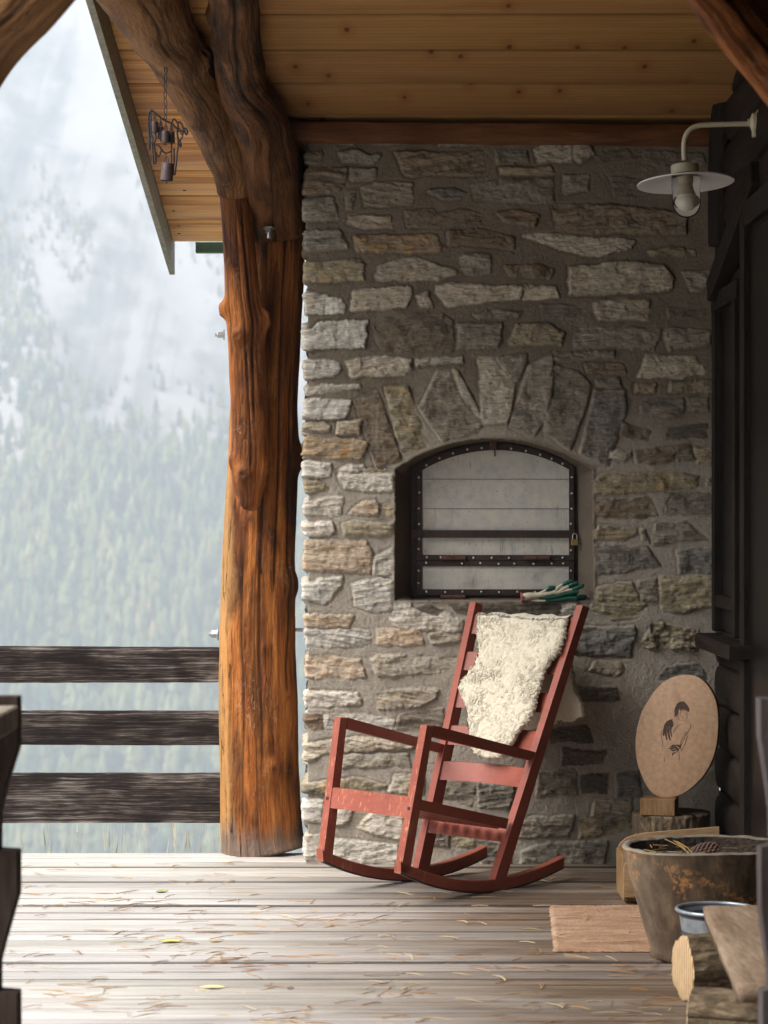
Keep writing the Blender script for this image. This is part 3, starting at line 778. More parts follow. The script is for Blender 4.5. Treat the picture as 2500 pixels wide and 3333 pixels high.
def build_masonry():
    st = 3.35                                   # reference pixels per cell
    U0, U1, V0, V1 = 1003, 2342, 432, 2835
    us = np.arange(U0, U1, st); ns = 46; side = -np.arange(ns, 0, -1)*9.0
    aa = np.concatenate([side, us-U0]); vs = np.arange(V0, V1, st)
    A, Vv = np.meshgrid(aa, vs); Uu = U0 + np.abs(A)
    wx = 9*fbm(Uu/46., Vv/46., 1.3, 3) + 3.0*vn(Uu/9., Vv/9., 4.); wy = 7*fbm(Uu/46., Vv/46., 8.1, 3) + 2.6*vn(Uu/8., Vv/8., 11.)
    QU, QV = Uu+wx, Vv+wy
    mort = .0026*fbm(Uu/34., Vv/34., 2., 4) + .0011*vn(Uu/5.5, Vv/5.5, 3.) + .0012*vn(Uu/2.8, Vv/2.8, 5.)
    Hh = mort.copy(); mask = np.zeros_like(Hh)
    mc = np.array([.195, .168, .135]); lowm = sstep(1150, 1650, Vv+130*fbm(Uu/200., Vv/200., 4., 2))[..., None]; mcl = np.array([.40, .368, .325]); C = (mc*(1-lowm)+mcl*lowm)*(1+.16*fbm(Uu/60., Vv/60., 6., 3)+.10*vn(Uu/5., Vv/5., 8.))[..., None]  # mortar colour gets paler towards the bottom of the wall
    lines = [q for q in STONES.strip().split('\n') if q]
    for si, ln in enumerate(lines):
        q = ln.split(); code = q[0]; ox, oy, sc = CR[q[1]]
        poly = [(ox+float(s.split(',')[0])/sc, oy+float(s.split(',')[1])/sc) for s in q[2:]]
        pu = [p[0] for p in poly]; pv = [p[1] for p in poly]
        i0, i1 = np.searchsorted(vs, [min(pv)-26, max(pv)+26])
        jm = np.where((Uu[0] > min(pu)-26) & (Uu[0] < max(pu)+26))[0]
        if len(jm) == 0 or i1 <= i0: continue
        sub = np.ix_(np.arange(i0, i1), jm)
        u, v, qu, qv = Uu[sub], Vv[sub], QU[sub], QV[sub]
        if q[1] == 'T': qu, qv = u*.7+qu*.3, v*.7+qv*.3
        d = poly_sdf(qu, qv, poly)+(1.0 if code == 'd' else 8.0 if q[1] == 'T' else 5.2)
        if min(pu) < 1016: d = np.where(u < min(pu)+30, np.maximum(d, np.minimum(d+30-(u-994), 12)*0+poly_sdf(np.maximum(qu, min(pu)+32), qv, poly)), d)
        k = sstep(-1.2, 4.6, d); rs = np.random.default_rng(si+50)
        faint = {'d': .35, 'g': .8, 'k': .95}.get(code, 1.)
        proud = rs.uniform(.003, .013)*faint
        gx, gy = rs.uniform(-1, 1, 2); cu, cv = sum(pu)/len(pu), sum(pv)/len(pv)
        tilt = (gx*(u-cu)+gy*(v-cv))*.00005
        sx = rs.uniform(26, 60); lean = rs.uniform(-.25, .25); strat = .0058*fbm((u)/90.+si, (v+lean*u)/7.0, si*1., 4)
        fq = 2.6*fbm(u/46.+si*3, v/26., si*2., 3); facet = .0105*(np.floor(fq)+sstep(.30, .70, fq-np.floor(fq)))/2.6
        rough = .0035*fbm(u/16., v/16., si*3., 4) + .0010*vn(u/3.2, v/3.2, si*1.)
        big = {'r': 3.0}.get(code, 1.0)
        hh = proud*(.80+.20*sstep(0, 12, d)) + tilt + (strat*rs.uniform(.35, 1.2) + rough + facet)*big*(.6 if code == 'd' else 1)
        Hh[sub] = Hh[sub]*(1-k) + hh*k
        groove = np.exp(-((d+3.0)/2.6)**2)*rs.uniform(.0008, .0045)*faint; Hh[sub] -= groove*(1-k)
        pc = np.array(PAL[code]); pc = pc.mean()*np.array((1.06, 1., .90))*.35+pc*.65; base = pc*rs.uniform(.86, 1.14); tv = rs.uniform(-.03, .03); base = base*(1+tv, 1, 1-tv)
        n1 = fbm(u/34.+si*5, v/20., si*1.7, 4)[..., None]; n2 = fbm(u/60., (v+lean*u)/5.5, si*2.3, 4)[..., None]
        ccol = base*(1+.30*n2+.10*n1)
        warm = {'o': (.44, .235, .075), 'b': (.17, .105, .06), 'y': (.40, .30, .13), 'p': (.50, .35, .21), 'w': (.45, .40, .31), 'l': (.33, .25, .15)}.get(code)
        if warm is not None:
            f = sstep(.02, .42, n1 + rs.uniform(-.14, .12))*(.8 if code in 'ob' else .6); f = f*.7; ccol = ccol*(1-f)+np.array(warm)*f
        if code in 'gkdb' or (code == 'y' and rs.random() < .6):
            f = sstep(.12, .5, fbm(u/40.+si, v/28., si+9., 4))[..., None]*.55; ccol = ccol*(1-f)+np.array((.085, .08, .065))*f
        C[sub] = C[sub]*(1-k[..., None]) + ccol*k[..., None]; mask[sub] = mask[sub]*(1-k)+k
    # oven recess
    do = poly_sdf(Uu+wx*.35, Vv+wy*.35, NICHE_OUT); di = poly_sdf(Uu, Vv, NICHE_IN)
    ins = do > 0; dd = np.where(di > 0, 1., np.clip(do/(do-di+1e-6), 0, 1))
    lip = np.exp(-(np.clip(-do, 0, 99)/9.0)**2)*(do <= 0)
    smooth_h = .0012*fbm(Uu/40., Vv/40., 1., 3)
    Hh = np.where(ins, smooth_h-.145*dd, Hh*(1-lip)+lip*(.006+mort*.7)); mask = np.where(ins, 0, mask*(1-lip*.9))
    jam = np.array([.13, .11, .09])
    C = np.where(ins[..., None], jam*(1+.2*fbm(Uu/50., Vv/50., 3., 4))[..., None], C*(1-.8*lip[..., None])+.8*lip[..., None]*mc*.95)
    C = C*np.array((1.05, 1., .925))
    # positions
    a = A*SC; XL = (U0-1250)*SC; front = A >= 0
    x = np.where(front, XL+a, XL); y = np.where(front, YW, YW-a)
    tcor = np.clip(.5+A/26.0, 0, 1)              # blend of the normal round the corner
    nx, ny = -(1-tcor), -tcor; nl = np.sqrt(nx*nx+ny*ny); nx, ny = nx/nl, ny/nl
    swell = np.where(mask > .3, .012, 0)*mask
    x = x + nx*(Hh+swell+.004*fbm(Vv/70., A*0, 2., 2)); y = y + ny*Hh; z = HC-(Vv-1666.5)*SC
    x = np.where(A > aa[-1]-6, x+.006*fbm(Vv/40., A*0, 9., 3), x)
    V = np.stack([x-wall.location.x, y-YW, z], -1).reshape(-1, 3)
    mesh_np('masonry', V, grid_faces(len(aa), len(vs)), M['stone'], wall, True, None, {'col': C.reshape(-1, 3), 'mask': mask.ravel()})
    b = MB(); x0 = XL+.012-wall.location.x; x1 = 1.36-wall.location.x
    zt = HC-(V0-1666.5)*SC
    b.box(((x0+x1)/2, .36, zt/2), (x1-x0, .38, zt)); b.build('wall_core', M['timber'], wall)
build_masonry()

# oven door
YD = YW+.118
def N(cx, cy): return (1280+cx/2.514, 1400+cy/2.514)
def D3(u, v, Y=YD): p = P(u, v, Y); return Vector((p.x, p.y, p.z))
door = None
def build_door():
    b = MB()
    def frame(outer, inner, Y, th):
        n = len(outer); o = [D3(*p, Y) for p in outer]; i = [D3(*p, Y) for p in inner]; e = Vector((0, th, 0))
        vs = o+i+[q+e for q in o]+[q+e for q in i]; fs = []
        for k in range(n):
            j = (k+1) % n; fs += [(k, j, n+j, n+k), (k, 2*n+k, 2*n+j, j), (n+k, n+j, 3*n+j, 3*n+k)]
        b.add(vs, fs)
    # outer fixed frame
    oo = [N(148, 1392)] + [N(148, 300)] + [N(*p) for p in arc((160, 262), (835, 84), (1515, 275), 20)] + [N(1522, 1392)]
    ii = [N(186, 1352)] + [N(186, 318)] + [N(*p) for p in arc((192, 300), (835, 122), (1484, 300), 20)] + [N(1484, 1352)]
    frame(oo, ii, YD+.012, .02)
    o2 = [N(190, 1066)] + [N(190, 300)] + [N(*p) for p in arc((194, 296), (835, 112), (1480, 296), 20)] + [N(1480, 1066)]
    i2 = [N(235, 1022)] + [N(235, 330)] + [N(*p) for p in arc((236, 328), (835, 164), (1439, 322), 20)] + [N(1439, 1022)]
    frame(o2, i2, YD-.004, .012)
    o3 = [N(190, 1350), N(190, 1071), N(1480, 1071), N(1480, 1350)]; i3 = [N(235, 1303), N(235, 1115), N(1437, 1115), N(1437, 1303)]
    frame(o3, i3, YD-.004, .012)
    d = b.build('oven_door', M['dark_iron'], wall); rel(wall, [d]); d['label'] = 'arched two-leaf iron oven door'
    def panel(pts, Y):
        q = MB(); q.prism([D3(*p, Y) for p in pts], (0, .004, 0)); return q.build('panel', M['panel'], d)
    panel([N(225, 825)] + [N(225, 325)] + [N(*p) for p in arc((228, 322), (835, 156), (1446, 318), 20)] + [N(1446, 825)], YD+.003)
    panel([N(225, 1030), N(225, 826), N(1446, 826), N(1446, 1030)], YD+.0034); panel([N(228, 1310), N(228, 1110), N(1444, 1110), N(1444, 1310)], YD+.003)
    q = MB()
    for y in (402, 643):
        q.prism([D3(*N(240, y-2.0), YD+.0005), D3(*N(1434, y-2.0), YD+.0005), D3(*N(1434, y+2.), YD+.0005), D3(*N(240, y+2.), YD+.0005)], (0, .002, 0))
    q.build('seam', plain('panel_seam', (.17, .165, .155), .6), d)
    q = MB(); q.prism([D3(*N(150, 818), YD-.014), D3(*N(1490, 820), YD-.014), D3(*N(1490, 882), YD-.014), D3(*N(150, 880), YD-.014)], (0, .009, 0)); q.build('cross_bar', M['dark_iron'], d)
    q = MB(); c = D3(*N(820, 125), YD-.012); q.box(c, (.028, .02, .036), None, .003); q.tube([c+Vector((.004, -.006, -.008)), c+Vector((.006, -.008, -.045))], .0035, 8); q.build('latch', M['rusty'], d)
    for (x0, x1, y) in ((392, 590, 1048), (1066, 1280, 1048), (386, 588, 1366)):
        q = MB(); q.tube([D3(*N(x0, y), YD-.012), D3(*N((x0+x1)/2-3, y), YD-.012)], .0095, 12); q.tube([D3(*N((x0+x1)/2+3, y), YD-.012), D3(*N(x1, y), YD-.012)], .0095, 12)
        q.build('hinge', M['rusty'], d, True)
    rv = [(271, 286), (379, 229), (489, 189), (607, 158), (725, 146), (966, 151), (1086, 170), (1203, 200), (1296, 233), (1386, 274), (209, 385), (214, 510), (208, 640), (212, 768), (212, 890), (208, 973), (1462, 385), (1462, 517), (1460, 643), (1454, 767), (1454, 984), (276, 1040), (391, 1041), (658, 1045), (807, 1045), (949, 1046), (1387, 1044), (270, 1086), (564, 1091), (715, 1088), (864, 1095), (993, 1093), (1150, 1094), (1298, 1092), (1392, 1091), (209, 1151), (207, 1252), (1454, 1150), (274, 1324), (569, 1323), (722, 1323), (868, 1326), (1017, 1323), (1160, 1325), (426, 1326)]
    q = MB(); q.lathe([(.0001, .0042), (.0012, .0036), (.0022, .0040), (.0042, .0030), (.0050, .0)], (0, 0, 0), 12, Matrix.Rotation(R(90), 3, 'X'))
    r0 = q.build('rivet', M['steel'], d, True); r0['group'] = 'rivets of the oven door'
    for i, (x, y) in enumerate(rv):
        r = r0 if i == 0 else r0.copy()
        if i: col.objects.link(r)
        r.parent = d; r.location = D3(*N(x, y), YD-.0045); r['group'] = 'rivets of the oven door'
    global door; door = d
build_door()
def build_padlock():
    c = D3(*N(1486, 918), YD-.024); t = empty('padlock', c); tag(t, 'small brass padlock hanging on the right edge of the oven door', 'padlock')
    b = MB(); b.box((0, 0, 0), (.029, .013, .026), None, .002); b.build('lock_body', M['brass'], t)
    b = MB(); b.tube([(-.009, 0, .012)] + [(-.009*math.cos(a), 0, .026+.010*math.sin(a)) for a in np.linspace(0, math.pi, 9)] + [(.009, 0, .012)], .0022, 8); b.build('shackle', M['steel'], t, True)
build_padlock()

# ------------------------------------------------------------------ porch roof
def ceil_z(y): return 4.852-.1917*y
def build_roof():
    root = empty('porch_roof', (0, 8, ceil_z(8))); tag(root, 'pine boarded porch ceiling sloping down to the eave', 'roof')
    kids = []
    gaps = [10.87, 11.21]; y = 11.32; ed = []
    while y > -3.2: ed.append(y); y -= .172*2 if False else .335
    V = []; Fs = []; UV = []; T = []; off = 0; nx = 90; x = np.linspace(-.985, 1.36, nx)
    sl = math.atan(.1917)
    for i in range(len(ed)-1):
        y1, y0 = ed[i], ed[i+1]; w = y1-y0; tone = np.array([1, rng.uniform(.93, 1.0), rng.uniform(.84, 1.)])*rng.uniform(.78, 1.08); ph = rng.uniform(0, 90)
        for (fy, dz) in ((0, .022), (.007/w, .004), (.015/w, -.0005), (.5, -.0005), (1-.015/w, -.0005), (1-.007/w, .004), (1, .022)):
            yy = y0+fy*w; V.append(np.stack([x, np.full(nx, yy), np.full(nx, ceil_z(yy)+dz)+.001*vn(x*1.5+ph, fy)], -1))
            UV.append(np.stack([x+ph, np.full(nx, yy*1.0+ph*2)], -1)); T.append((2.0-1.16*sstep(-.55, -.30, x))[:, None]*np.tile(tone*(.30 if fy in (0, 1) else (.62 if dz > .003 else 1.)), (nx, 1)))  # overhang paler, inner ceiling darker: outdoor light and indoor shade put into tone
        Fs.append(off+grid_faces(nx, 7)); off += nx*7
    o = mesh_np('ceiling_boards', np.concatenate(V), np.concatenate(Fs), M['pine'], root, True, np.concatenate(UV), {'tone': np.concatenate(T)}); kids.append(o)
    def slab(x0, x1, y0, y1, a, b2, name, mat):
        q = MB(); q.prism([(x0, y0, ceil_z(y0)+a), (x1, y0, ceil_z(y0)+a), (x1, y1, ceil_z(y1)+a), (x0, y1, ceil_z(y1)+a)], (0, 0, b2-a)); r = q.build(name, mat, root); kids.append(r); return r
    slab(-.985, 2.2, -3.3, 11.30, .016, .14, 'roof_deck', M['timber'])
    slab(-1.013, -.988, -3.3, 11.42, -.122, .15, 'barge_board', M['barge'])
    q = MB(); p = P(637, 790, 11.40); q.box((p.x+.35, 11.42, p.z-.022), (.70, .06, .044+.004)); kids.append(q.build('fascia', M['green_paint'], root))
    # screw heads on the soffit
    q = MB()
    for (u, v) in ((582, 735), (583, 760), (600, 620), (515, 510), (565, 686)):
        s = (1666.5-v)/F; yy = 3.432/(s+.1917); q.lathe([(.0001, -.003), (.007, -.002), (.008, .001)], ((u-1250)/F*yy, yy, ceil_z(yy)), 10)
    kids.append(q.build('screws', M['dark_iron'], root))
    rel(root, kids)
build_roof()
def build_plate():
    b = MB(); n = 60; z0 = HC-(447-1666.5)/F*9.6; vs = []; 
    xs_ = np.linspace(-.375, 1.34, n)
    prof = [(9.65, .070), (9.642, .035), (9.652, .0), (9.80, 0), (9.80, .075)]
    for x in xs_:
        for k, (y, z) in enumerate(prof):
            vs.append((x, y+.005*float(vn(x*5, k*1.)), z0+z-.0075*(x+.4)+.002*float(vn(x*7, k*3.))))
    b.add(vs, [(i*5+k, i*5+k+1, (i+1)*5+k+1, (i+1)*5+k) for i in range(n-1) for k in range(4)])
    o = b.build('beam', M['plate'], None, True); tag(o, 'reddish wall plate beam lying along the top of the stone wall', 'beam')
build_plate()

# ------------------------------------------------------------------ log post, braces
def build_logs():
    root = empty('log_post', P(858, 2785, 10.13)*1); root.location.z = 0
    tag(root, 'thick orange brown tree trunk post at the deck edge left of the stone wall', 'post')
    Yp = 10.13; rows = [(2800, 718, 1000), (2700, 718, 984), (2500, 716, 974), (2300, 714, 968), (2100, 714, 960), (1900, 720, 958), (1700, 730, 964), (1480, 742, 970), (1300, 750, 968), (1100, 756, 978), (900, 760, 990), (700, 770, 998), (480, 790, 1010)]
    pts = []; rd = []
    for (v, a, b) in rows:
        p = P((a+b)/2, v, Yp); pts.append(p); rd.append((b-a)/2/F*Yp)
    pts[0].z = 0.0
    o = log_mesh('trunk', pts, rd, M['post'], root, ring=180, step=.009, n_amp=.006, long_amp=.0035, seed=1,
                 knots=[(.12, .42, .035, .018), (.38, 1.2, .05, .03), (.56, 1.35, .045, .045), (.47, -.2, .03, .012), (.29, .25, .02, .010), (.22, .9, .02, .012)],
                 cracks=[(-.75, .0, .28, .012), (-.35, .02, .45, .006), (.5, .35, .95, .016), (.1, .1, .6, .005), (.95, .2, .7, .007), (-1.15, 0, .22, .010)])
    def nut(c, d, r=.016):
        b = MB(); d = Vector(d).normalized(); q = d.to_track_quat('Z', 'Y').to_matrix()
        b.lathe([(.0001, 0), (r*1.5, 0), (r*1.5, .004), (.001, .004)], c, 20, q); b.lathe([(r, .004), (r, .028), (r*.8, .031), (.0001, .031)], c, 6, q); b.tube([Vector(c), Vector(c)+d*.04], r*.5, 8); return b.build('bolt', M['steel'], root)
    c = P(702, 2063, Yp); k1 = nut(c+Vector((.012, 0, 0)), (-1, 0, 0), .018)
    c = P(728, 1090, Yp); k2 = nut(c+Vector((.004, 0, 0)), (-1, 0, 0), .014)
    b = MB(); b.tube([P(950, 2050, Yp), P(1020, 2050, Yp)], .008, 8)
    k = b.build('bolt', M['steel'], root); rel(root, [o, k, k1, k2])
    # spliced vertical log on the front of the post
    rows = [(1655, 800, 816, 9.93), (1630, 778, 850, 9.90), (1560, 756, 868, 9.905), (1450, 756, 874, 9.90), (1300, 752, 868, 9.90), (1150, 744, 860, 9.90), (1060, 738, 866, 9.89), (980, 734, 850, 9.88), (850, 729, 834, 9.88), (720, 722, 824, 9.88), (590, 712, 818, 9.88)]
    pts = []; rd = []
    for (v, a, bb, Y) in rows: pts.append(P((a+bb)/2, v, Y)); rd.append((bb-a)/2/F*Y)
    o = log_mesh('spliced_log', pts, rd, M['splice'], None, ring=110, step=.008, n_amp=.005, long_amp=.003, seed=4,
                 knots=[(.115, -.25, .030, .028), (.535, -.35, .030, .030), (.62, -1.5, .028, .045), (.58, 1.45, .03, .035), (.745, -.6, .022, .016), (.14, 1.3, .03, .02), (.15, -1.3, .03, .02)],
                 cracks=[(.1, .12, .5, .006), (.4, .25, .95, .006), (-.9, .45, .9, .005)])
    tag(o, 'slender knotty log spliced upright onto the front of the thick trunk post', 'log')
    # upper arched brace: comes towards the camera as it rises
    rows = [(620, 700, 826, 9.86), (555, 676, 824, 9.80), (482, 641, 812, 9.66), (405, 600, 795, 9.44), (325, 552, 760, 9.2), (241, 502, 722, 8.95), (170, 456, 705, 8.74), (90, 385, 690, 8.5), (0, 318, 678, 8.25), (-120, 225, 610, 7.9), (-260, 130, 520, 7.5), (-520, 144, 520, 7.25)]
    pts = []; rd = []
    wid = [60, 68, 76, 84, 88, 88, 94, 112, 126, 140, 145, 150]
    for (v, a, bb, Y), w in zip(rows, wid): pts.append(P(a+w*1.08 if v > 560 else a+w*1.22, v, Y)); rd.append(w/F*Y)
    o = log_mesh('log_brace', pts, rd, M['brace'], None, ring=130, step=.009, n_amp=.009, long_amp=.002, seed=9,
                 knots=[(.42, .9, .04, .03), (.6, 1.3, .03, .03), (.25, -.9, .03, .012)], cracks=[(.9, .1, .7, .010), (-.3, .5, .95, .005)])
    tag(o, 'rough curved log brace rising left from the post with the bells hanging from it', 'log brace')
    rows = [(770, 905, 96, 10.02), (700, 897, 98, 9.98), (560, 885, 98, 9.80), (420, 852, 92, 9.50), (280, 790, 82, 9.05), (140, 768, 76, 8.62), (0, 762, 78, 8.28), (-160, 740, 88, 7.85), (-330, 735, 92, 7.6)]
    o = log_mesh('log_brace', [P(u, v, Y) for v, u, w, Y in rows], [w/F*Y for v, u, w, Y in rows], M['beamdark'], None, ring=96, step=.012, n_amp=.016, long_amp=.005, seed=14, knots=[(.62, -.6, .05, .03), (.7, -1.0, .04, .03)], cracks=[(.2, .3, .9, .008)])
    tag(o, 'dark upright log brace tucked behind the curved one under the ceiling', 'log brace')
    b = MB(); nutc = P(876, 742, 9.86)
    d = Vector((0, -.25, -1)).normalized(); q = d.to_track_quat('Z', 'Y').to_matrix(); b.lathe([(.0001, 0), (.024, 0), (.024, .004), (.015, .005), (.015, .022), (.0001, .022)], nutc, 6, q); b.tube([nutc, nutc+d*.045], .008, 8)
    k = b.build('hex_nut', M['steel'], o); rel(o, [k])
    # two near braces of the porch entrance
    rows = [(-260, 560, 100, 6.0), (-130, 420, 104, 6.0), (0, 172, 108, 5.95), (60, 110, 108, 5.9)]
    def near(rows, name, mat, label, seed):
        o = log_mesh(name, [P(u, v, Y) for u, v, w, Y in rows], [w/F*Y for u, v, w, Y in rows], mat, None, ring=80, step=.012, n_amp=.012, long_amp=.005, seed=seed, cracks=[(.2, .1, .9, .006)]); tag(o, label, 'log brace'); return o
    e1 = near([(-420, 720, 112, 5.8), (-330, 600, 110, 5.8), (-170, 330, 110, 5.75), (-40, 140, 106, 5.7), (80, 20, 102, 5.6), (220, -130, 100, 5.5), (520, -410, 104, 5.5)], 'log_brace', M['brace'], 'dark blurred log brace crossing the top left corner', 21)
    e2 = near([(2120, -330, 104, 5.6), (2260, -130, 100, 5.5), (2375, 20, 102, 5.6), (2490, 160, 108, 5.7), (2640, 330, 115, 5.75), (2760, 560, 115, 5.8), (2900, 900, 115, 5.8)], 'log_brace', M['splice'], 'blurred brown log brace crossing the top right corner', 23)
    for e, x in ((e1, -1.17), (e2, 1.20)):
        c = log_mesh('column', [(x, 5.62, 0), (x, 5.62, 1.2), (x, 5.62, 2.4), (x, 5.62, ceil_z(5.62)+.02)], [.10, .095, .09, .09], M['brace'], e, 48, .03, .008, .003, seed=60+int(x > 0)); rel(e, [c])
    c = log_mesh('tie_beam', [(-1.30, 5.68, 3.04), (0, 5.68, 3.05), (1.33, 5.68, 3.04)], [.095, .09, .095], M['brace'], e1, 48, .03, .008, .003, seed=66); rel(e1, [c])
build_logs()

# ------------------------------------------------------------------ fence rails
def build_fence():
    root = empty('wooden_fence', (-2.3, 10.12, 0)); tag(root, 'weathered dark fence of three wide horizontal planks left of the post', 'fence'); kids = []
    for i, (v0, v1, u1) in enumerate(((2100, 2222, 712), (2308, 2425, 714), (2512, 2679, 720))):
        z1 = HC-(v0+5-1666.5)/F*10.1; z0 = HC-(v1-1666.5)/F*10.1; x1 = (u1-1250)/F*10.1+.02; x0 = -3.6
        nx = 260; x = np.linspace(x0, x1, nx); V = []
        hh = z1-z0; prof = [(.0, 0), (0, .02), (0, .25), (0, .5), (0, .75), (0, .97), (.004, 1.), (.030, 1.), (.034, .98), (.034, .02), (.030, 0)]
        for (py, pz) in prof:
            e = .0022*vn(x*2.1+i*9, pz*2.) + .0007*vn(x*22+i*9, pz*40.)
            V.append(np.stack([x, 10.10+py+e*.6, z0+pz*hh+e*(1 if pz in (0, 1.) else 0)], -1))
        Vv = np.concatenate(V); o = mesh_np('rail', Vv, np.concatenate([grid_faces(nx, len(prof)), np.stack([(len(prof)-1)*nx+np.arange(nx-1), (len(prof)-1)*nx+np.arange(1, nx), np.arange(1, nx), np.arange(nx-1)], 1)]), M['fence'], root, False); kids.append(o)
    b = MB(); b.box((-2.9, 10.18, .45), (.14, .08, 1.1), None, .006); kids.append(b.build('fence_post', M['fence'], root)); rel(root, kids)
build_fence()

# ------------------------------------------------------------------ notched posts of the porch entrance
def notched(side, mat, mat2, label):
    Y = 5.35; b = MB()
    if side < 0: prof = [(72, 2262), (73, 2420), (36, 2540), (12, 2640), (10, 2756), (72, 2760), (72, 2900), (26, 3060), (11, 3120), (10, 3212), (72, 3217), (73, 3360), (30, 3480), (10, 3560), (10, 3755)]; out = -150
    else: prof = [(2458, 2268), (2460, 2390), (2486, 2560), (2496, 2640), (2498, 2742), (2461, 2748), (2462, 2940), (2478, 3080), (2490, 3140), (2490, 3206), (2466, 3212), (2466, 3360), (2480, 3480), (2490, 3560), (2490, 3755)]; out = 2650
    pts = [P(u, v, Y) for u, v in prof]; pts[-1].z = 0
    a = P(out, prof[-1][1], Y); a.z = 0; c = P(out, prof[0][1]-14, Y)
    poly = pts + [a, c] + ([P(14, 2252, Y)] if side < 0 else [P(2500, 2246, Y)])
    # strips so that every face stays a quad of the profile
    vs = []; n = len(pts); th = .05; rn = random.Random(3)
    outx = a.x
    for y in (Y-th, Y-th+.008, Y-.008, Y):
        ins = .004 if y in (Y-th, Y) else 0
        for p in pts: vs.append((p.x+ins*side, y, p.z)); vs.append((outx, y, p.z))
    fs = []; m = 2*n
    for L in range(3):
        for i in range(n-1): fs.append((L*m+2*i, (L+1)*m+2*i, (L+1)*m+2*i+2, L*m+2*i+2))
        fs.append((L*m, L*m+1, (L+1)*m+1, (L+1)*m)); fs.append((L*m+m-2, (L+1)*m+m-2, (L+1)*m+m-1, L*m+m-1))
        for i in range(n-1): fs.append((L*m+2*i+1, L*m+2*i+3, (L+1)*m+2*i+3, (L+1)*m+2*i+1))
    for L in (0, 3):
        for i in range(n-1): fs.append((L*m+2*i, L*m+2*i+1, L*m+2*i+3, L*m+2*i+2))
    b.add(vs, fs); o = b.build('notched_post', mat); tag(o, label, 'post')
    if side < 0: q = MB(); q.box((-.95, 4.72, .972), (.30, 1.14, .05), None, .004); q.box((-.98, 4.28, .474), (.12, .10, .948)); k = q.build('handrail', M['rimwood'], o); rel(o, [k])
notched(-1, M['gatewood'], None, 'dark notched post with stepped edge at the left border')
notched(1, M['gategrey'], None, 'grey notched post with stepped edge at the right border')

# ------------------------------------------------------------------ log wall on the right
XR = 1.337
def build_right():
    root = empty('log_wall', (XR, 6, 0)); tag(root, 'dark stained plank wall of the cabin on the right', 'wall'); kids = []
    V = []; Fs = []; off = 0; ny = 120; yy = np.linspace(-3.2, 9.9, ny); z = -.05; i = 0
    prof = [(.0, .03), (.012, .008), (.035, 0), (.09, -.003), (.135, 0), (.158, .008), (.17, .03)]
    UVs = []
    b = MB()
    while z < 4.9:
        for (pz, px) in prof:
            e = .002*vn(yy*1.7+i*5, pz*20.); V.append(np.stack([XR+px+e, yy, np.full(ny, z+pz)+e+.012*vn(yy*.7+i, i*1.)], -1))
        Fs.append(off+grid_faces(ny, 7)); off += ny*7; z += .172; i += 1
    o = mesh_np('siding', np.concatenate(V), np.concatenate(Fs), M['wallwood'], root); kids.append(o)
    q = MB(); q.box((XR+.12, 3.3, 2.4), (.16, 13.2, 5.0)); kids.append(q.build('wall_core', M['timber'], root))
    # window: frame, dark pane, sill
    q = MB(); zb, zt = .95, 2.22; y0, y1 = 8.99, 9.60
    q.box((XR-.012, y0+.03, (zb+zt)/2), (.05, .06, zt-zb), None, .004); q.box((XR-.012, y1-.03, (zb+zt)/2), (.05, .06, zt-zb), None, .004); q.box((XR-.010, (y0+y1)/2, zt+.03), (.05, y1-y0+.06, .07), None, .004); q.box((XR-.010, (y0+y1)/2, zb+.12), (.04, y1-y0-.12, .05), None, .004)
    w = q.build('window', M['timber'], root); kids.append(w)
    q = MB(); q.box((XR-.004, (y0+y1)/2, (zb+zt)/2), (.006, y1-y0-.12, zt-zb-.01)); kids.append(q.build('pane', M['darkglass'], w))
    q = MB(); q.box((XR-.035, 9.20, HC-(2105-1666.5)/F*9.15), (.12, .92, .055), None, .006); kids.append(q.build('sill', M['wallwood'], w))
    # door leaf and its frame
    q = MB(); q.box((XR-.012, 8.80, 1.25), (.05, .09, 2.5), None, .004); q.box((XR-.012, 7.80, 1.25), (.05, .09, 2.5), None, .004); q.box((XR-.010, 8.30, 2.50), (.05, 1.09, .09), None, .004)
    d = q.build('door_frame', M['timber'], root); kids.append(d)
    q = MB(); q.box((XR-.004, 8.30, 1.22), (.02, .91, 2.42)); kids.append(q.build('door', M['darkglass'], d))
    rel(root, [k for k in kids if k.parent == root]);
    # corner timber and diagonal brace
    o = log_mesh('corner_timber', [P(2352, 800, 9.55), P(2350, 600, 9.55), P(2354, 430, 9.55), P(2362, 330, 9.55), P(2368, 250, 9.55), P(2358, 150, 9.5), P(2350, 20, 9.45)], [.055, .056, .055, .052, .052, .065, .07], M['timber'], None, 40, .02, .012, .004, seed=31)
    tag(o, 'dark hewn timber standing in the upper corner between stone wall and plank wall', 'timber')
    q = MB(); a, c = P(2345, 950, 9.5), P(2490, 560, 8.6); d = (c-a).normalized(); rot = d.to_track_quat('Z', 'Y').to_matrix(); q.box((a+c)/2+Vector((-.02, 0, 0)), (.07, .09, (c-a).length), rot, .006)
    tag(q.build('diagonal_brace', M['timber']), 'dark diagonal brace on the plank wall below the lamp', 'brace')
    # added unseen walls: keep light out from behind and left of the camera
    q = MB(); q.box((.03, -3.25, 2.4), (2.78, .12, 5.4)); q2 = MB(); q2.box((-1.30, .05, 2.4), (.12, 6.5, 5.4)); tag(q2.build('side_light_block', M['wallwood']), 'added unseen dark wall left of the viewer that keeps light off the porch', 'wall')
    tag(q.build('end_light_block', M['wallwood']), 'added unseen dark wall behind the viewer that keeps light off the porch', 'wall')
build_right()

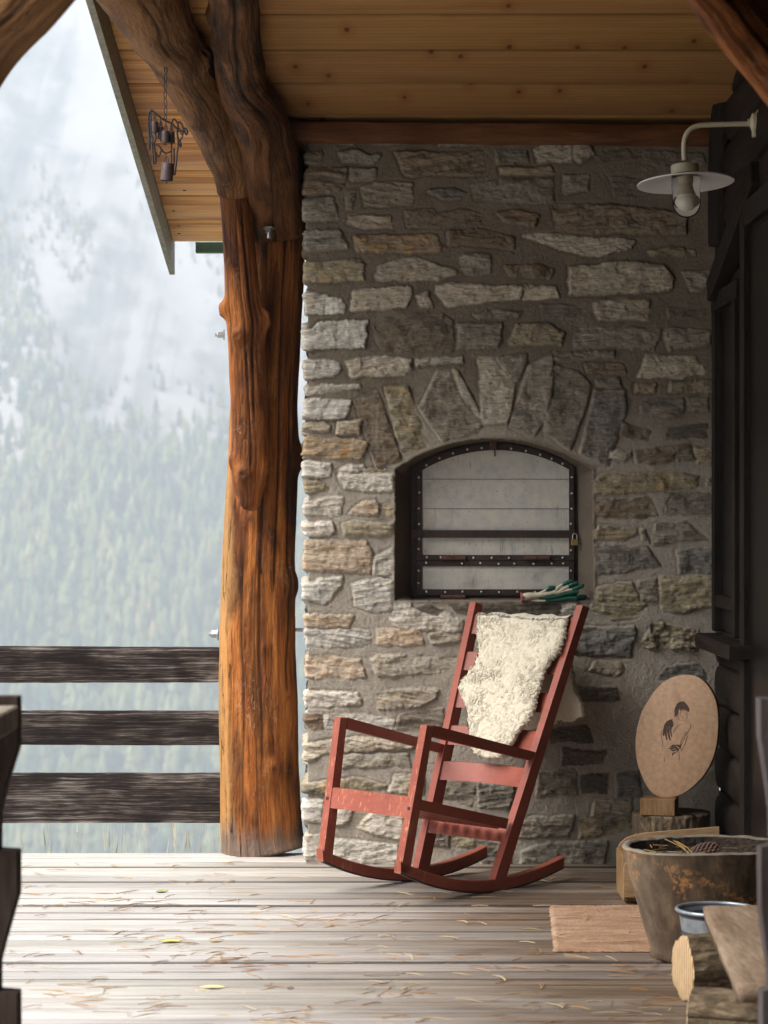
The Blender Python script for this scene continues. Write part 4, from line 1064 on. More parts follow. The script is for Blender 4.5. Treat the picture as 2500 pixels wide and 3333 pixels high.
# ------------------------------------------------------------------ wall lamp
def build_lamp():
    YL = 8.7; s = YL/F; root = empty('wall_lamp', P(2462, 396, YL)); tag(root, 'white enamel wall lamp with wide shade and glass jar on a curved arm', 'lamp'); kids = []
    LC = lambda x, y: P(2000+x/3.318, 320+y/3.318, YL)
    q = MB(); path = [LC(1450, 275), LC(1100, 284), LC(930, 292), LC(845, 320), LC(785, 380), LC(757, 460), LC(752, 560), LC(757, 670)]
    q.tube(smooth_path(path, 6), .0095, 16); kids.append(q.build('arm', M['enamel_cream'], root, True))
    q = MB(); mx = Matrix.Rotation(R(90), 3, 'Y'); c = LC(1440, 262); q.lathe([(.0001, -.002), (.014, 0), (.014, .006), (.019, .010), (.034, .016), (.036, .030), (.046, .034), (.046, .040), (.0001, .040)], c, 28, mx); q.box(LC(1520, 345), (.022, .03, .05), None, .003)
    kids.append(q.build('wall_plate', M['enamel_cream'], root, True))
    tm = Matrix.Rotation(R(4.2), 3, 'X') @ Matrix.Rotation(R(-2.6*-1), 3, 'Y'); tm = Matrix.Rotation(R(-2.6), 3, 'Y') @ Matrix.Rotation(R(-4.4), 3, 'X')
    c = LC(768, 915)
    q = MB(); q.lathe([(.0001, .068), (.046, .067), (.0500, .063), (.0500, .030)], c, 40, tm); kids.append(q.build('cap', M['enamel_cream'], root, True))
    q = MB(); q.lathe([(.050, .032), (.072, .024), (.120, .012), (.1725, .001), (.1735, 0)], c, 64, tm); kids.append(q.build('shade_top', M['enamel_dark'], root, True))
    q = MB(); q.lathe([(.046, .028), (.072, .021), (.120, .009), (.170, -.003), (.1745, -.003), (.1750, .001), (.1725, .003)], c, 64, tm); kids.append(q.build('shade', M['enamel_white'], root, True))
    q = MB(); pr = [(.0505, .026), (.0505, -.075), (.048, -.092), (.040, -.108), (.026, -.120), (.010, -.126), (.0001, -.127)]; q.lathe(pr, c, 40, tm); q.lathe([(r*.965 if r > .001 else r, h if k < 2 else h+.0016) for k, (r, h) in enumerate(pr)][::-1], c, 40, tm)
    kids.append(q.build('glass_jar', M['glass'], root, True))
    q = MB(); q.lathe([(.0001, .024), (.019, .022), (.019, .004), (.020, -.004), (.0001, -.004)], c, 24, tm); kids.append(q.build('socket', M['enamel_cream'], root, True))
    q = MB(); q.lathe([(.017, -.003), (.0175, -.016), (.020, -.030), (.0245, -.045)], c, 28, tm); kids.append(q.build('bulb_base', M['bulb_base'], root, True))
    q = MB(); q.lathe([(.0243, -.045)] + [(.0285*math.sin(a), -.066-.0285*math.cos(a)*-1) for a in np.linspace(R(58), R(179.9), 12)], c, 28, tm); kids.append(q.build('bulb', M['bulb'], root, True))
    rel(root, kids)
build_lamp()

# ------------------------------------------------------------------ cowbell chime
def build_chime():
    YB = 8.56; root = empty('bell_chime', P(537, 172, YB)); tag(root, 'wrought iron goat shaped chime with five small cowbells on a chain', 'wind chime'); kids = []
    L = lambda x, y, dy=0.: P(450+x/4.705, 150+y/4.705, YB+dy)
    q = MB()
    def link_(p0, p1, w, r=.0017):
        d = p1-p0; ln = d.length; t = d.normalized(); sd_ = Vector((1, 0, 0)) if random.random() < .7 else Vector((.4, .9, 0)); sd_ = (sd_-t*sd_.dot(t)).normalized(); c = (p0+p1)/2
        q.tube([c+t*(ln/2*math.cos(a))+sd_*(w*math.sin(a)) for a in np.linspace(0, 2*math.pi, 15)], r, 5, False)
    q.tube([L(412, 90), L(412, 190)], .0022, 6); link_(L(413, 175), L(413, 310), .0105, .0022)
    ys_ = [(415, 300), (425, 425), (415, 545), (415, 690), (412, 800), (422, 925), (415, 1055), (414, 1140)]
    for (a, b) in zip(ys_[:-1], ys_[1:]): link_(L(*a), L(*b), .0045)
    link_(L(414, 1040), L(414, 1125), .0042, .002)
    kids.append(q.build('chain', M['black_iron'], root, True))
    q = MB()
    def wire(pts, r=.0033, n=5): q.tube(smooth_path([L(*p) for p in pts], n), r, 7)
    wire([(165, 1600), (165, 1400), (160, 1200), (160, 1050), (180, 1000), (215, 988), (260, 1030), (410, 1140), (515, 1185), (570, 1245), (600, 1260)], .0036)
    wire([(190, 1015), (192, 1200), (185, 1420), (175, 1590)], .003)
    wire([(520, 1180), (530, 1130), (555, 1120), (590, 1165), (610, 1200), (600, 1240)])
    wire([(600, 1190), (630, 1165), (665, 1195), (690, 1260), (730, 1350), (748, 1340), (750, 1300), (720, 1255), (700, 1280), (700, 1330)])
    wire([(610, 1240), (640, 1280), (635, 1310), (612, 1290), (612, 1250)], .0025); wire([(660, 1300), (655, 1340), (680, 1350), (680, 1300), (660, 1290)], .0025)
    wire([(600, 1250), (600, 1350), (610, 1430), (612, 1540)]); wire([(690, 1320), (665, 1410), (630, 1440), (620, 1480), (650, 1540), (658, 1520), (640, 1440)], .003)
    wire([(612, 1540), (595, 1640), (585, 1760), (570, 1900), (560, 1965), (535, 1940), (548, 1760), (550, 1565)])
    wire([(510, 1480), (510, 1600), (508, 1720), (508, 1860)], .003)
    wire([(192, 1330), (222, 1420), (212, 1480), (222, 1660), (230, 1780), (255, 1800), (270, 1760), (262, 1640), (240, 1500), (268, 1430), (266, 1330)], .0034)
    wire([(262, 1520), (310, 1520), (360, 1590), (420, 1640), (505, 1610)]); wire([(262, 1620), (290, 1670), (320, 1680), (350, 1600)], .003)
    kids.append(q.build('goat_frame', M['black_iron'], root, True))
    def bell(cx, y0, y1, w0, w1, dy, big=False):
        s = YB/F/4.705; b = MB(); h = (y1-y0)*s; r0, r1 = w0*s/2, w1*s/2; c = L(cx, y1, dy)
        b.lathe([(.0001, h), (r0*.75, h), (r0*.96, h*.985), (r0, h*.93), (r1, 0), (r1*.93, .0), (r0*.9, h*.88)], c, 24, Matrix.Rotation(R(5 if big else 0), 3, 'Y'), .8)
        b.tube([c+Vector((-r0*.45, 0, h)), c+Vector((-r0*.3, 0, h+.016)), c+Vector((0, 0, h+.024)), c+Vector((r0*.3, 0, h+.016)), c+Vector((r0*.45, 0, h))], .0022, 6)
        b.tube([c+Vector((0, 0, h*.2)), c+Vector((0, 0, -.011))], .0028, 6)
        o = b.build('bell', M['bell'], root, True); kids.append(o)
        if big: o['label'] = 'largest bell hanging lowest'
    bell(255, 1160, 1325, 112, 100, 0); bell(345, 1240, 1420, 100, 118, .015); bell(420, 1300, 1475, 120, 128, -.012); bell(510, 1310, 1488, 100, 104, .01); bell(432, 1790, 2060, 180, 196, 0, True)
    for (a, b) in (((250, 1045), (255, 1150)), ((338, 1110), (345, 1230)), ((425, 1140), (420, 1290)), ((500, 1190), (510, 1300)), ((420, 1650), (432, 1780))):
        q = MB(); q.tube([L(*a), L(*b)], .002, 6); kids.append(q.build('hook', M['black_iron'], root, True))
    rel(root, kids)
build_chime()

# ------------------------------------------------------------------ rocking chair
CX, CY = .4315, 9.108; Rv = Vector((.7195, .6945, 0)); Wv = Vector((-.6945, .7195, 0))
TH_ = math.atan2(.6945, .7195)
def loc(s, t, z): return Vector((s, t, z))            # chair space: x along the rockers, y across, z up
SPL = .09; KS = .992; TW = .08
def toff(z): return .405+SPL*z                       # distance of the far side frame at height z
chair = empty('rocking_chair', (CX*KS, CY*KS, 0), TH_); chair.scale = (KS, KS, KS); tag(chair, 'red painted wooden rocking chair with slatted back draped with a sheepskin', 'chair')
def build_chair():
    TK = .034
    def plank2(name, quad, t0, t1, far, bev=.003):
        """a board lying in a side frame: quad = 4 (s,z) corners; t0..t1 its thickness across"""
        b = MB(); vs = []
        def off(z, t): return (toff(z)+t) if far else t
        n = len(quad); cs = sum(q[0] for q in quad)/n; cz = sum(q[1] for q in quad)/n
        rings = []
        for (t, ins) in ((t0, bev), (t0+bev, 0), (t1-bev, 0), (t1, bev)):
            r = []
            for (s, z) in quad:
                ds, dz = cs-s, cz-z; l = math.hypot(ds, dz); r.append(loc(s+ds/l*ins-(TW*(z-.05) if far and s > 0 else 0), off(z, t), z+dz/l*ins))
            rings.append(r)
        vs = [p for r in rings for p in r]; fs = [tuple(range(n)), tuple(range(4*n-1, 3*n-1, -1))]
        for L in range(3): fs += [(L*n+i, L*n+(i+1) % n, (L+1)*n+(i+1) % n, (L+1)*n+i) for i in range(n)]
        b.add(vs, fs); return b.build(name, M['red'], chair)
    for far in (False, True):
        plank2('front_post', [(-.381, .652), (-.346, .648), (-.469, .118), (-.517, .122)], 0, TK, far)
        plank2('back_post', [(.480, 1.068), (.520, 1.058), (.040, .040), (-.022, .042)], .0005, TK-.0005, far)
        plank2('armrest', [(-.347, .650), (-.343, .605), (.178, .482), (.210, .512)], .002, TK-.002, far)
        plank2('seat_rail', [(-.410, .382), (-.424, .345), (.050, .232), (.062, .270)], .003, TK-.003, far)
        # rocker: circular arc
        b = MB(); ss = np.linspace(-.515, .372, 26); rho = 1.13
        def zb(s): return max(0, (s*s)/(2*rho)+(.006*(s < 0)*abs(s)/.5)) if s < 0 else s*s/(2*1.35)
        vs = []
        for (t, ins) in ((0, .003), (.003, 0), (TK-.003, 0), (TK, .003)):
            for s in ss:
                z0 = zb(s)+.004; hgt = .040+.006*(1-abs(s)/.5)
                for zz in (z0+ins, z0+hgt-ins): vs.append(loc(s+.012*(zz > z0+.02)*(-1 if s < 0 else 1)*-0, (toff(zz)+t) if far else t, zz))
        n = len(ss); fs = []; m = 2*n
        for i in range(n-1): fs.append((2*i, 2*i+1, 2*i+3, 2*i+2)); fs.append((3*m+2*i, 3*m+2*i+2, 3*m+2*i+3, 3*m+2*i+1))
        for L in range(3):
            for i in range(n-1):
                fs.append((L*m+2*i, L*m+2*i+2, (L+1)*m+2*i+2, (L+1)*m+2*i)); fs.append((L*m+2*i+1, (L+1)*m+2*i+1, (L+1)*m+2*i+3, L*m+2*i+3))
            fs.append((L*m, (L+1)*m, (L+1)*m+1, L*m+1)); fs.append((L*m+m-2, L*m+m-1, (L+1)*m+m-1, (L+1)*m+m-2))
        b.add(vs, fs); rk = b.build('rocker', M['red'], chair)
        b = MB()      # rubber strip under the rocker
        vs = []
        for s in ss:
            for (t, dz) in ((.002, 0), (.002, .0045), (TK-.002, .0045), (TK-.002, 0)): z = zb(s)+dz; vs.append(loc(s, (toff(z)+t) if far else t, z))
        b.add(vs, [(4*i+k, 4*i+(k+1) % 4, 4*i+4+(k+1) % 4, 4*i+4+k) for i in range(n-1) for k in range(4)] + [(0, 1, 2, 3)]); b.build('rubber_strip', M['black_rubber'], rk)
        b = MB()
        c = loc(-.435, (toff(.35)+TK/2) if far else TK/2, .352); b.lathe([(.0001, .002), (.006, .002), (.0075, 0)], c+Vector((-.0235, 0, 0)), 12, Matrix.Rotation(R(-90), 3, 'Y')); b.build('screw', M['dark_iron'], chair)
    # cross boards, bowed backwards
    def cross(name, s_of, z0, z1, bow, thick=.018, sag=0., n=14, in0=TK-.004, back=True):
        b = MB(); vs = []
        for i in range(n+1):
            f = i/n; bw = bow*4*f*(1-f)
            for (zz, off) in ((z0, 0), (z1, 0), (z1, thick), (z0, thick)):
                zq = zz-sag*4*f*(1-f); t0, t1 = in0, toff(zz)+.004; s = s_of(zz)+bw+off-(TW*(zz-.05)*f if back else 0)
                vs.append(loc(s, t0+(t1-t0)*f, zq))
        fs = [(4*i+k, 4*i+(k+1) % 4, 4*i+4+(k+1) % 4, 4*i+4+k) for i in range(n) for k in range(4)] + [(3, 2, 1, 0), (4*n, 4*n+1, 4*n+2, 4*n+3)]
        b.add(vs, fs); return b.build(name, M['red'], chair, False)
    bs = lambda z: -.022+.491*(z-.045)+.012
    SL = [(.943, 1.018), (.800, .872), (.655, .727), (.512, .585)]
    for (a, b2) in SL: cross('back_slat', bs, a, b2, .035)
    cross('back_rail', bs, .378, .448, .040)
    cross('front_rail', lambda z: -.381-(.652-z)*.251+.002, .318, .392, .0, .02, n=4, back=False)
    cross('rear_seat_rail', lambda z: bs(z)-.004, .180, .244, 0, .02, n=4)
    # seat slats running front to back
    ns = 7
    for i in range(ns):
        f = (i+.5)/ns
        b = MB(); w = .042
        def pt(s, z, tt, dt): t0 = TK; t1 = toff(z); return loc(s, t0+(t1-t0)*tt+dt, z)
        z0, z1 = .372, .243; s0, s1 = -.405, .045; th = .014; vs = []
        for (s, z) in ((s0, z0), (s1, z1)):
            for (dt, dz) in ((-w/2, 0), (w/2, 0), (w/2, -th), (-w/2, -th)): vs.append(pt(s, z+dz, f, dt))
        b.add(vs, [(0, 1, 2, 3), (7, 6, 5, 4), (0, 4, 5, 1), (1, 5, 6, 2), (2, 6, 7, 3), (3, 7, 4, 0)]); b.build('seat_slat', M['red'], chair)
build_chair()

# ------------------------------------------------------------------ sheepskin over the chair back
def chair_ray(u, v, s_plane):
    """ray through a point hits the plane s = a + b z of the chair; returns (t, z)"""
    a, b = s_plane; d = Vector(((u-1250)/F, 1.0, -(v-1666.5)/F)); o = Vector((0, 0, HC)); c0 = Vector((CX, CY, 0))
    # (o + k d - c0).R = a + b*(o.z + k d.z)
    aa = a
    for _ in range(6):
        k = (aa+b*o.z-(o-c0).dot(Rv))/(d.dot(Rv)-b*d.z); p = o+d*k; t = (p-c0).dot(Wv)
        if b > .1: aa = a-TW*(p.z-.05)*t/.5
    return (t, p.z)
def build_skin():
    root = empty('sheepskin', (CX, CY, 1.0), TH_); root.location = (Vector((CX, CY, 0))+Rv*.46+Wv*.25+Vector((0, 0, 1.0)))*KS; root.scale = (KS, KS, KS)
    tag(root, 'cream sheepskin hanging over the back of the rocking chair', 'sheepskin')
    off = Vector((.46, .25, 1.0))
    pl = (-.022-.491*.045-.014, .491)
    front = [(960, 135), (1040, 140), (1130, 155), (1260, 165), (1415, 160), (1405, 240), (1380, 330), (1340, 370), (1300, 440), (1285, 500), (1265, 560), (1250, 640), (1225, 690), (1165, 740), (1110, 830), (1060, 880), (1000, 890), (935, 865), (915, 820), (905, 740), (900, 650), (880, 590), (852, 520), (870, 480), (935, 400), (960, 340), (955, 200)]
    def wool(name, poly, surf, thick, seed, step=.0042, amp=1.0, side=-1, mat='wool'):
        """surf(t,z) -> chair-space point, outward normal"""
        po = np.array(poly); mn = po.min(0)-.02; mx = po.max(0)+.02
        ts = np.arange(mn[0], mx[0], step); zs = np.arange(mn[1], mx[1], step); Tt, Zz = np.meshgrid(ts, zs)
        wt = .008*fbm(Tt*28, Zz*28, seed, 3)+.004*vn(Tt*120, Zz*120, seed); wz = .008*fbm(Tt*28, Zz*28, seed+5., 3)+.004*vn(Tt*120, Zz*120, seed+3)
        d = poly_sdf(Tt+wt, Zz+wz, poly); k = np.clip(d/.022, 0, 1); prof = np.sqrt(np.clip(1-(1-k)**2, 0, 1))
        q = 95.; xi = Tt*q+1.4*vn(Tt*34, Zz*34, 1.); zi = Zz*q+1.4*vn(Tt*34, Zz*34, 2.)
        curl = np.abs(vn(xi*.42, zi*.5, seed))*1.0; curl2 = np.abs(vn(xi*.95, zi*1.0, seed+2))
        h = thick*prof*(1+.18*fbm(Tt*9, Zz*9, seed, 2)) - (prof > 0)*(.0046*(1-curl)**3+.0032*(1-curl2)**2)*amp*np.clip(k*1.5, .3, 1)
        inside = d > -.001
        S = surf(Tt, Zz); Xs = S+side*h
        V = np.stack([Xs, Tt, Zz], -1).reshape(-1, 3)-np.array(off); Fq = grid_faces(len(ts), len(zs))
        ok = inside.ravel()[Fq].all(1); Fq = Fq[ok]
        back = V.copy(); back[:, 0] = (S.reshape(-1)-off[0])+(-side)*.003; nV = len(V)
        Fb = Fq[:, ::-1]+nV
        # rim between both sheets
        from collections import Counter
        E = np.concatenate([Fq[:, [0, 1]], Fq[:, [1, 2]], Fq[:, [2, 3]], Fq[:, [3, 0]]]); key = np.sort(E, 1); kk = key[:, 0].astype(np.int64)*10**7+key[:, 1]
        un, inv, cnt = np.unique(kk, return_inverse=True, return_counts=True); be = E[cnt[inv] == 1]
        Fr = np.stack([be[:, 1], be[:, 0], be[:, 0]+nV, be[:, 1]+nV], 1)
        used = np.unique(np.concatenate([Fq.ravel(), Fb.ravel()])); rm = np.full(2*nV, -1); rm[used] = np.arange(len(used))
        VV = np.concatenate([V, back])[used]; FF = rm[np.concatenate([Fq, Fb, Fr])]
        o = mesh_np(name, VV, FF, M[mat], root, True)
        # loose locks along the rim
        b = MB(); rn = random.Random(int(seed*7)); pe = list(poly); L = []
        for i in range(len(pe)):
            a, c = np.array(pe[i]), np.array(pe[(i+1) % len(pe)]); m = max(1, int(np.linalg.norm(c-a)/.0045))
            ctr = po.mean(0)
            for j in range(m):
                p = a+(c-a)*(j+rn.random())/m; nv = np.array([c[1]-a[1], -(c[0]-a[0])]); nv = nv/(np.linalg.norm(nv)+1e-9)
                if np.dot(nv, p-ctr) < 0: nv = -nv
                p = p-nv*rn.uniform(.002, .012); ln = rn.uniform(.004, .011); sway = rn.uniform(-.006, .006); tg = np.array([-nv[1], nv[0]])
                s0 = float(surf(np.array(p[0]), np.array(p[1]))); pts = []
                for f in (0, .5, 1): w = p+nv*ln*f+tg*sway*f*f+np.array([0, -.004*f*f]); pts.append(Vector((s0+side*(thick*.5*(1-f)+rn.uniform(0, .006)), w[0], w[1]))-off)
                b.tube(pts, [.0042, .0036, .0010], 5, False)
        b.build('locks', M['wool'], o, True, False, False)
        if side < 0:
            b = MB(); pts_ = []
            while len(pts_) < 9500:
                a_, c_ = rn.uniform(mn[0], mx[0]), rn.uniform(mn[1], mx[1]); pts_.append((a_, c_))
            pa = np.array(pts_); dd = poly_sdf(pa[:, 0], pa[:, 1], poly)
            for (a_, c_), dv in zip(pts_, dd):
                if dv < .004: continue
                pr = math.sqrt(max(0, 1-(1-min(1, dv/.022))**2)); s0 = float(surf(np.array(a_), np.array(c_)))-thick*pr*.86
                ln = rn.uniform(.006, .012); ph = rn.uniform(-1.1, 1.1)+3*float(vn(a_*14, c_*14, 3.))*.5; dx, dz = math.sin(ph)*ln, -math.cos(ph)*ln
                p0 = Vector((s0, a_, c_))-off; p1 = p0+Vector((-.0018, dx*.5, dz*.5)); p2 = p0+Vector((-.0008+rn.uniform(-.003, .001), dx*.9+rn.uniform(-.004, .004), dz))
                b.tube([p0, p1, p2], [.0018, .0017, .0008], 4, False)
            b.build('fleece', M['wool'], o, True, False, False)
        return o
    poly = [chair_ray(950+x/1.58, 1900+y/1.58, pl) for x, y in front]
    tm = sum(p[0] for p in poly)/len(poly)
    def surf(t, z): return pl[0]+.491*z-TW*(z-.05)*t/.5+.020*np.clip(1-((t-.26)/.26)**2, 0, 1)+.004*np.sin(z*14+t*9)
    wool('wool_front', poly, surf, .024, 2.0)
    # hidden half behind the back, its corner shows right of the near post
    pb = (.525, 0.02); bk = [(1050, 150), (1400, 165), (1440, 340), (1470, 520), (1500, 600), (1497, 660), (1455, 690), (1400, 690), (1345, 722), (1280, 735), (1150, 760), (1000, 700), (960, 560), (1000, 350)]
    poly2 = [chair_ray(950+x/1.58, 1900+y/1.58, pb) for x, y in bk]
    def surf2(t, z): return .500-.09*t+.02*z+.025*np.sin((t+.1)*11)-.012*np.cos(z*17)
    wool('hide_back', poly2, surf2, .020, 5.0, .005, .15, 1, 'hide')
    q = MB()   # the fold over the top slat
    n = 22; t0, t1 = max(p[0] for p in poly[:5])-.01, min(p[0] for p in poly[:5])+.012; vs = []
    for i in range(n+1):
        t = t0+(t1-t0)*i/n; z = 1.004+.004*math.sin(i*.9)
        a = float(surf(np.array(t), np.array(z)))-.012; c = .520
        for k in range(9):
            f = k/8; vs.append(Vector((a+(c-a)*f, t+.002*math.sin(k*2+i), z+.024*math.sin(math.pi*f)-.004+.003*math.sin(i*2.3+k*1.7)))-off)
    q.add(vs, [(i*9+k, i*9+k+1, (i+1)*9+k+1, (i+1)*9+k) for i in range(n) for k in range(8)]); q.build('top_fold', M['wool'], root, True)
build_skin()

# ------------------------------------------------------------------ gloves on the oven sill
def build_gloves():
    Yg = YW-.012; G = lambda x, y, dy=0.: P(1640+x/5.184, 1840+y/5.184, Yg+dy); s = Yg/F/5.184
    def glove(label, cuffp, palm, fingers, root_at, cuff=True):
        root = empty('work_glove', root_at); tag(root, label, 'glove', 'work gloves on the sill'); kids = []
        q = MB()
        for pts, rs in palm: q.tube(smooth_path([G(*p) for p in pts], 4), [r*s for r in np.interp(np.linspace(0, 1, (len(pts)-1)*4+1), np.linspace(0, 1, len(rs)), rs)], 12)
        kids.append(q.build('knit_palm', M['knit'], root, True))
        for pts, rs in fingers:
            q = MB(); P_ = smooth_path([G(*p) for p in pts], 5); r_ = [r*s for r in np.interp(np.linspace(0, 1, len(P_)), np.linspace(0, 1, len(rs)), rs)]
            P_.append(P_[-1]+(P_[-1]-P_[-2]).normalized()*r_[-1]*.7); r_.append(r_[-1]*.35)
            q.tube(P_, r_, 12); kids.append(q.build('dipped_finger', M['latex'], root, True))
        if cuff:
            c = G(310, 545, -.004); q = MB(); ax = (G(560, 520)-G(310, 545)).normalized(); mt = ax.to_track_quat('Z', 'Y').to_matrix()
            q.tube([c+mt @ Vector((88*s*math.cos(a)*.62, 88*s*math.sin(a)*.85, -.002)) + Vector((0, -.004*math.cos(a), 0)) for a in np.linspace(0, 2*math.pi, 25)], 15*s, 8, False)
            kids.append(q.build('red_trim', M['redtrim'], root, True))
            q = MB(); q.box(c+Vector((.004, -.012, .002)), (.007, .004, .009), Matrix.Rotation(.6, 3, 'Y')); kids.append(q.build('tag', M['bluetag'], root))
        rel(root, kids)
    # upper glove: cuff to the left, fingers fanned up to the right
    glove('cream and green work glove with red cuff lying on top, fingers fanned to the right', None,
          [([(300, 540), (420, 525), (540, 510), (700, 490), (860, 460)], [62, 70, 52, 42, 34]), ([(560, 500), (660, 450), (730, 410)], [30, 26, 24]), ([(700, 490), (860, 440), (920, 370), (1000, 320)], [34, 26, 22, 22]), ([(840, 480), (960, 430), (1040, 380), (1110, 345)], [32, 26, 22, 22]), ([(880, 480), (1000, 440), (1170, 405)], [30, 24, 20])],
          [([(710, 425), (770, 385), (850, 375)], [30, 38, 34]), ([(990, 330), (1060, 295), (1150, 272)], [28, 36, 34]), ([(1090, 355), (1160, 315), (1240, 300)], [28, 38, 34]), ([(1150, 410), (1250, 375), (1330, 340)], [26, 40, 38]), ([(590, 540), (720, 545), (900, 520), (1050, 480), (1240, 445)], [32, 40, 36, 32, 38])], G(560, 600))
    glove('dark green dipped work glove lying flat underneath the fanned one', None,
          [([(470, 590), (560, 600), (700, 598)], [26, 26, 20])],
          [([(720, 590), (900, 590), (1080, 560), (1220, 560)], [20, 32, 36, 40]), ([(1180, 560, .03), (1290, 540, .03), (1370, 530, .03)], [40, 46, 40])], G(900, 620), False)
build_gloves()

# ------------------------------------------------------------------ painted oval disc on its blocks
def build_disc():
    Yd = 9.40; S = lambda x, y: (1950+x/3.687, 2150+y/3.687); c0 = P(2202, 2397, Yd)
    root = empty('oval_board', Vector((c0.x, Yd, .315))); tag(root, 'oval tan board with a drawn woman, standing on wood blocks in the corner', 'board')
    yaw = R(20)            # its left side comes forward
    tiltm = R(4)
    def W3(u, v, lift=0.):
        # board plane through c0, turned by yaw about Z and leaning back
        n = Vector((-math.sin(yaw)*-1, -math.cos(yaw), math.sin(tiltm))).normalized()
        n = Vector((math.sin(yaw)*-1, -math.cos(yaw), math.sin(tiltm))).normalized()
        d = Vector(((u-1250)/F, 1., -(v-1666.5)/F)); o = Vector((0, 0, HC)); k = (c0-o).dot(n)/d.dot(n); return o+d*k+n*lift, n
    outl = [(640, 400), (760, 270), (900, 195), (1040, 170), (1160, 190), (1270, 260), (1350, 370), (1405, 500), (1428, 680), (1424, 870), (1400, 1050), (1355, 1200), (1260, 1370), (1130, 1510), (1000, 1600), (860, 1642), (750, 1640), (660, 1600), (570, 1500), (500, 1350), (455, 1200), (438, 1020), (450, 850), (480, 720), (530, 580)]
    sm = smooth_path([Vector((*S(*p), 0)) for p in outl+outl[:1]], 3)[:-1]
    f = []; bk = []
    n0 = W3(2202, 2397)[1]
    for p in sm: f.append(W3(p.x, p.y)[0])
    cc = sum(f, Vector())/len(f); q = MB(); n = len(f)
    rings = [[cc+(p-cc)*.985 for p in f], f, [p-n0*.004 for p in f], [p-n0*.038 for p in f], [cc+(p-cc)*.99-n0*.041 for p in f]]
    rings[0] = [p+n0*.0015 for p in rings[0]]
    vs = [p for r in rings for p in r]+[cc+n0*.0015, cc-n0*.041]; fs = []
    for L in range(4): fs += [(L*n+i, L*n+(i+1) % n, (L+1)*n+(i+1) % n, (L+1)*n+i) for i in range(n)]
    fs += [(i, 5*n, (i+1) % n) for i in range(n)] + [(4*n+i, 4*n+(i+1) % n, 5*n+1) for i in range(n)]
    q.add(vs, fs); o = q.build('disc', M['disc'], root, True); kids = [o]
    # drawing: hair, hands and thin lines laid on the face
    q = MB()
    def fill(pts, lift=.0030):
        a = [W3(*S(*p), lift)[0] for p in pts]; q.prism(a, -n0*.0012)
    fill([(907, 676), (906, 600), (915, 560), (940, 515), (975, 492), (1020, 490), (1060, 530), (1082, 575), (1085, 612), (1065, 612), (1040, 592), (1000, 585), (985, 600), (960, 580), (950, 610), (945, 650), (925, 668)])
    fill([(884, 702), (850, 710), (810, 730), (785, 770), (770, 830), (764, 895), (780, 905), (790, 860), (800, 800), (890, 770), (893, 740), (878, 722)])
    for pts in ([(800, 780), (790, 840), (795, 900), (808, 955), (818, 945), (812, 890), (815, 800)], [(822, 780), (820, 850), (832, 920), (850, 960), (862, 950), (845, 880), (842, 780)], [(850, 770), (850, 830), (862, 890), (870, 918), (876, 905), (865, 840), (872, 800), (888, 790), (890, 760)]): fill(pts, .0031)
    for pts in ([(985, 985), (975, 1015), (940, 1005), (925, 1012), (960, 1040), (975, 1060), (985, 1030)], [(925, 1010), (880, 1010), (850, 1040), (880, 1040), (930, 1030)], [(940, 1030), (890, 1045), (822, 1048), (860, 1062), (940, 1052)], [(950, 1048), (900, 1070), (850, 1068), (890, 1090), (960, 1066)], [(965, 1055), (930, 1095), (880, 1108), (878, 1152), (885, 1130), (905, 1110), (950, 1090)]): fill(pts, .0032)
    kids.append(q.build('ink_drawing', M['ink'], root))
    q = MB()
    for ln in ([(985, 600), (972, 640), (1000, 680), (1040, 702), (1060, 680), (1050, 640)], [(945, 670), (960, 710), (1000, 712), (1060, 735), (1095, 760), (1085, 830), (1050, 880), (1010, 960), (985, 1010)], [(890, 870), (920, 810), (960, 770), (990, 765)], [(1050, 850), (1020, 900), (985, 960), (978, 1010)], [(755, 830), (745, 880), (760, 960), (765, 1040)], [(780, 1150), (786, 1225)], [(1060, 900), (1030, 1000), (985, 1085)], [(962, 1100), (962, 1200)], [(1000, 600), (1040, 600), (1060, 640)]):
        q.tube([W3(*S(*p), .0028)[0] for p in smooth_path([Vector((*a, 0)) for a in ln], 3) for p in [(p.x, p.y)]], .0007, 5)
    kids.append(q.build('line_drawing', M['inkline'], root)); rel(root, kids)
    # block under it
    Yb = 9.33; q = MB(); a, b = P(2090, 2660, Yb), P(2197, 2600, Yb); zt = .312; zb = .247
    cx = (a.x+b.x)/2+.010; q.box((cx, Yb+.06, (zt+zb)/2), (.135, .12, zt-zb-.001), Matrix.Rotation(R(-14), 3, 'Z'), .002)
    o = q.build('wood_block', M['block']); tag(o, 'short sawn wood block between the oval board and the bark stump', 'block')
    o = log_mesh('tree_stump', [(1.120, 9.46, 0), (1.120, 9.46, .08), (1.122, 9.46, .16), (1.122, 9.46, .246)], [.155, .150, .150, .152], M['bark'], None, 90, .008, .012, .006, seed=41, cracks=[(-.75, 0, 1, .03), (.4, 0, 1, .012)])
    tag(o, 'bark covered stump carrying the wood block and the oval board', 'stump')
build_disc()

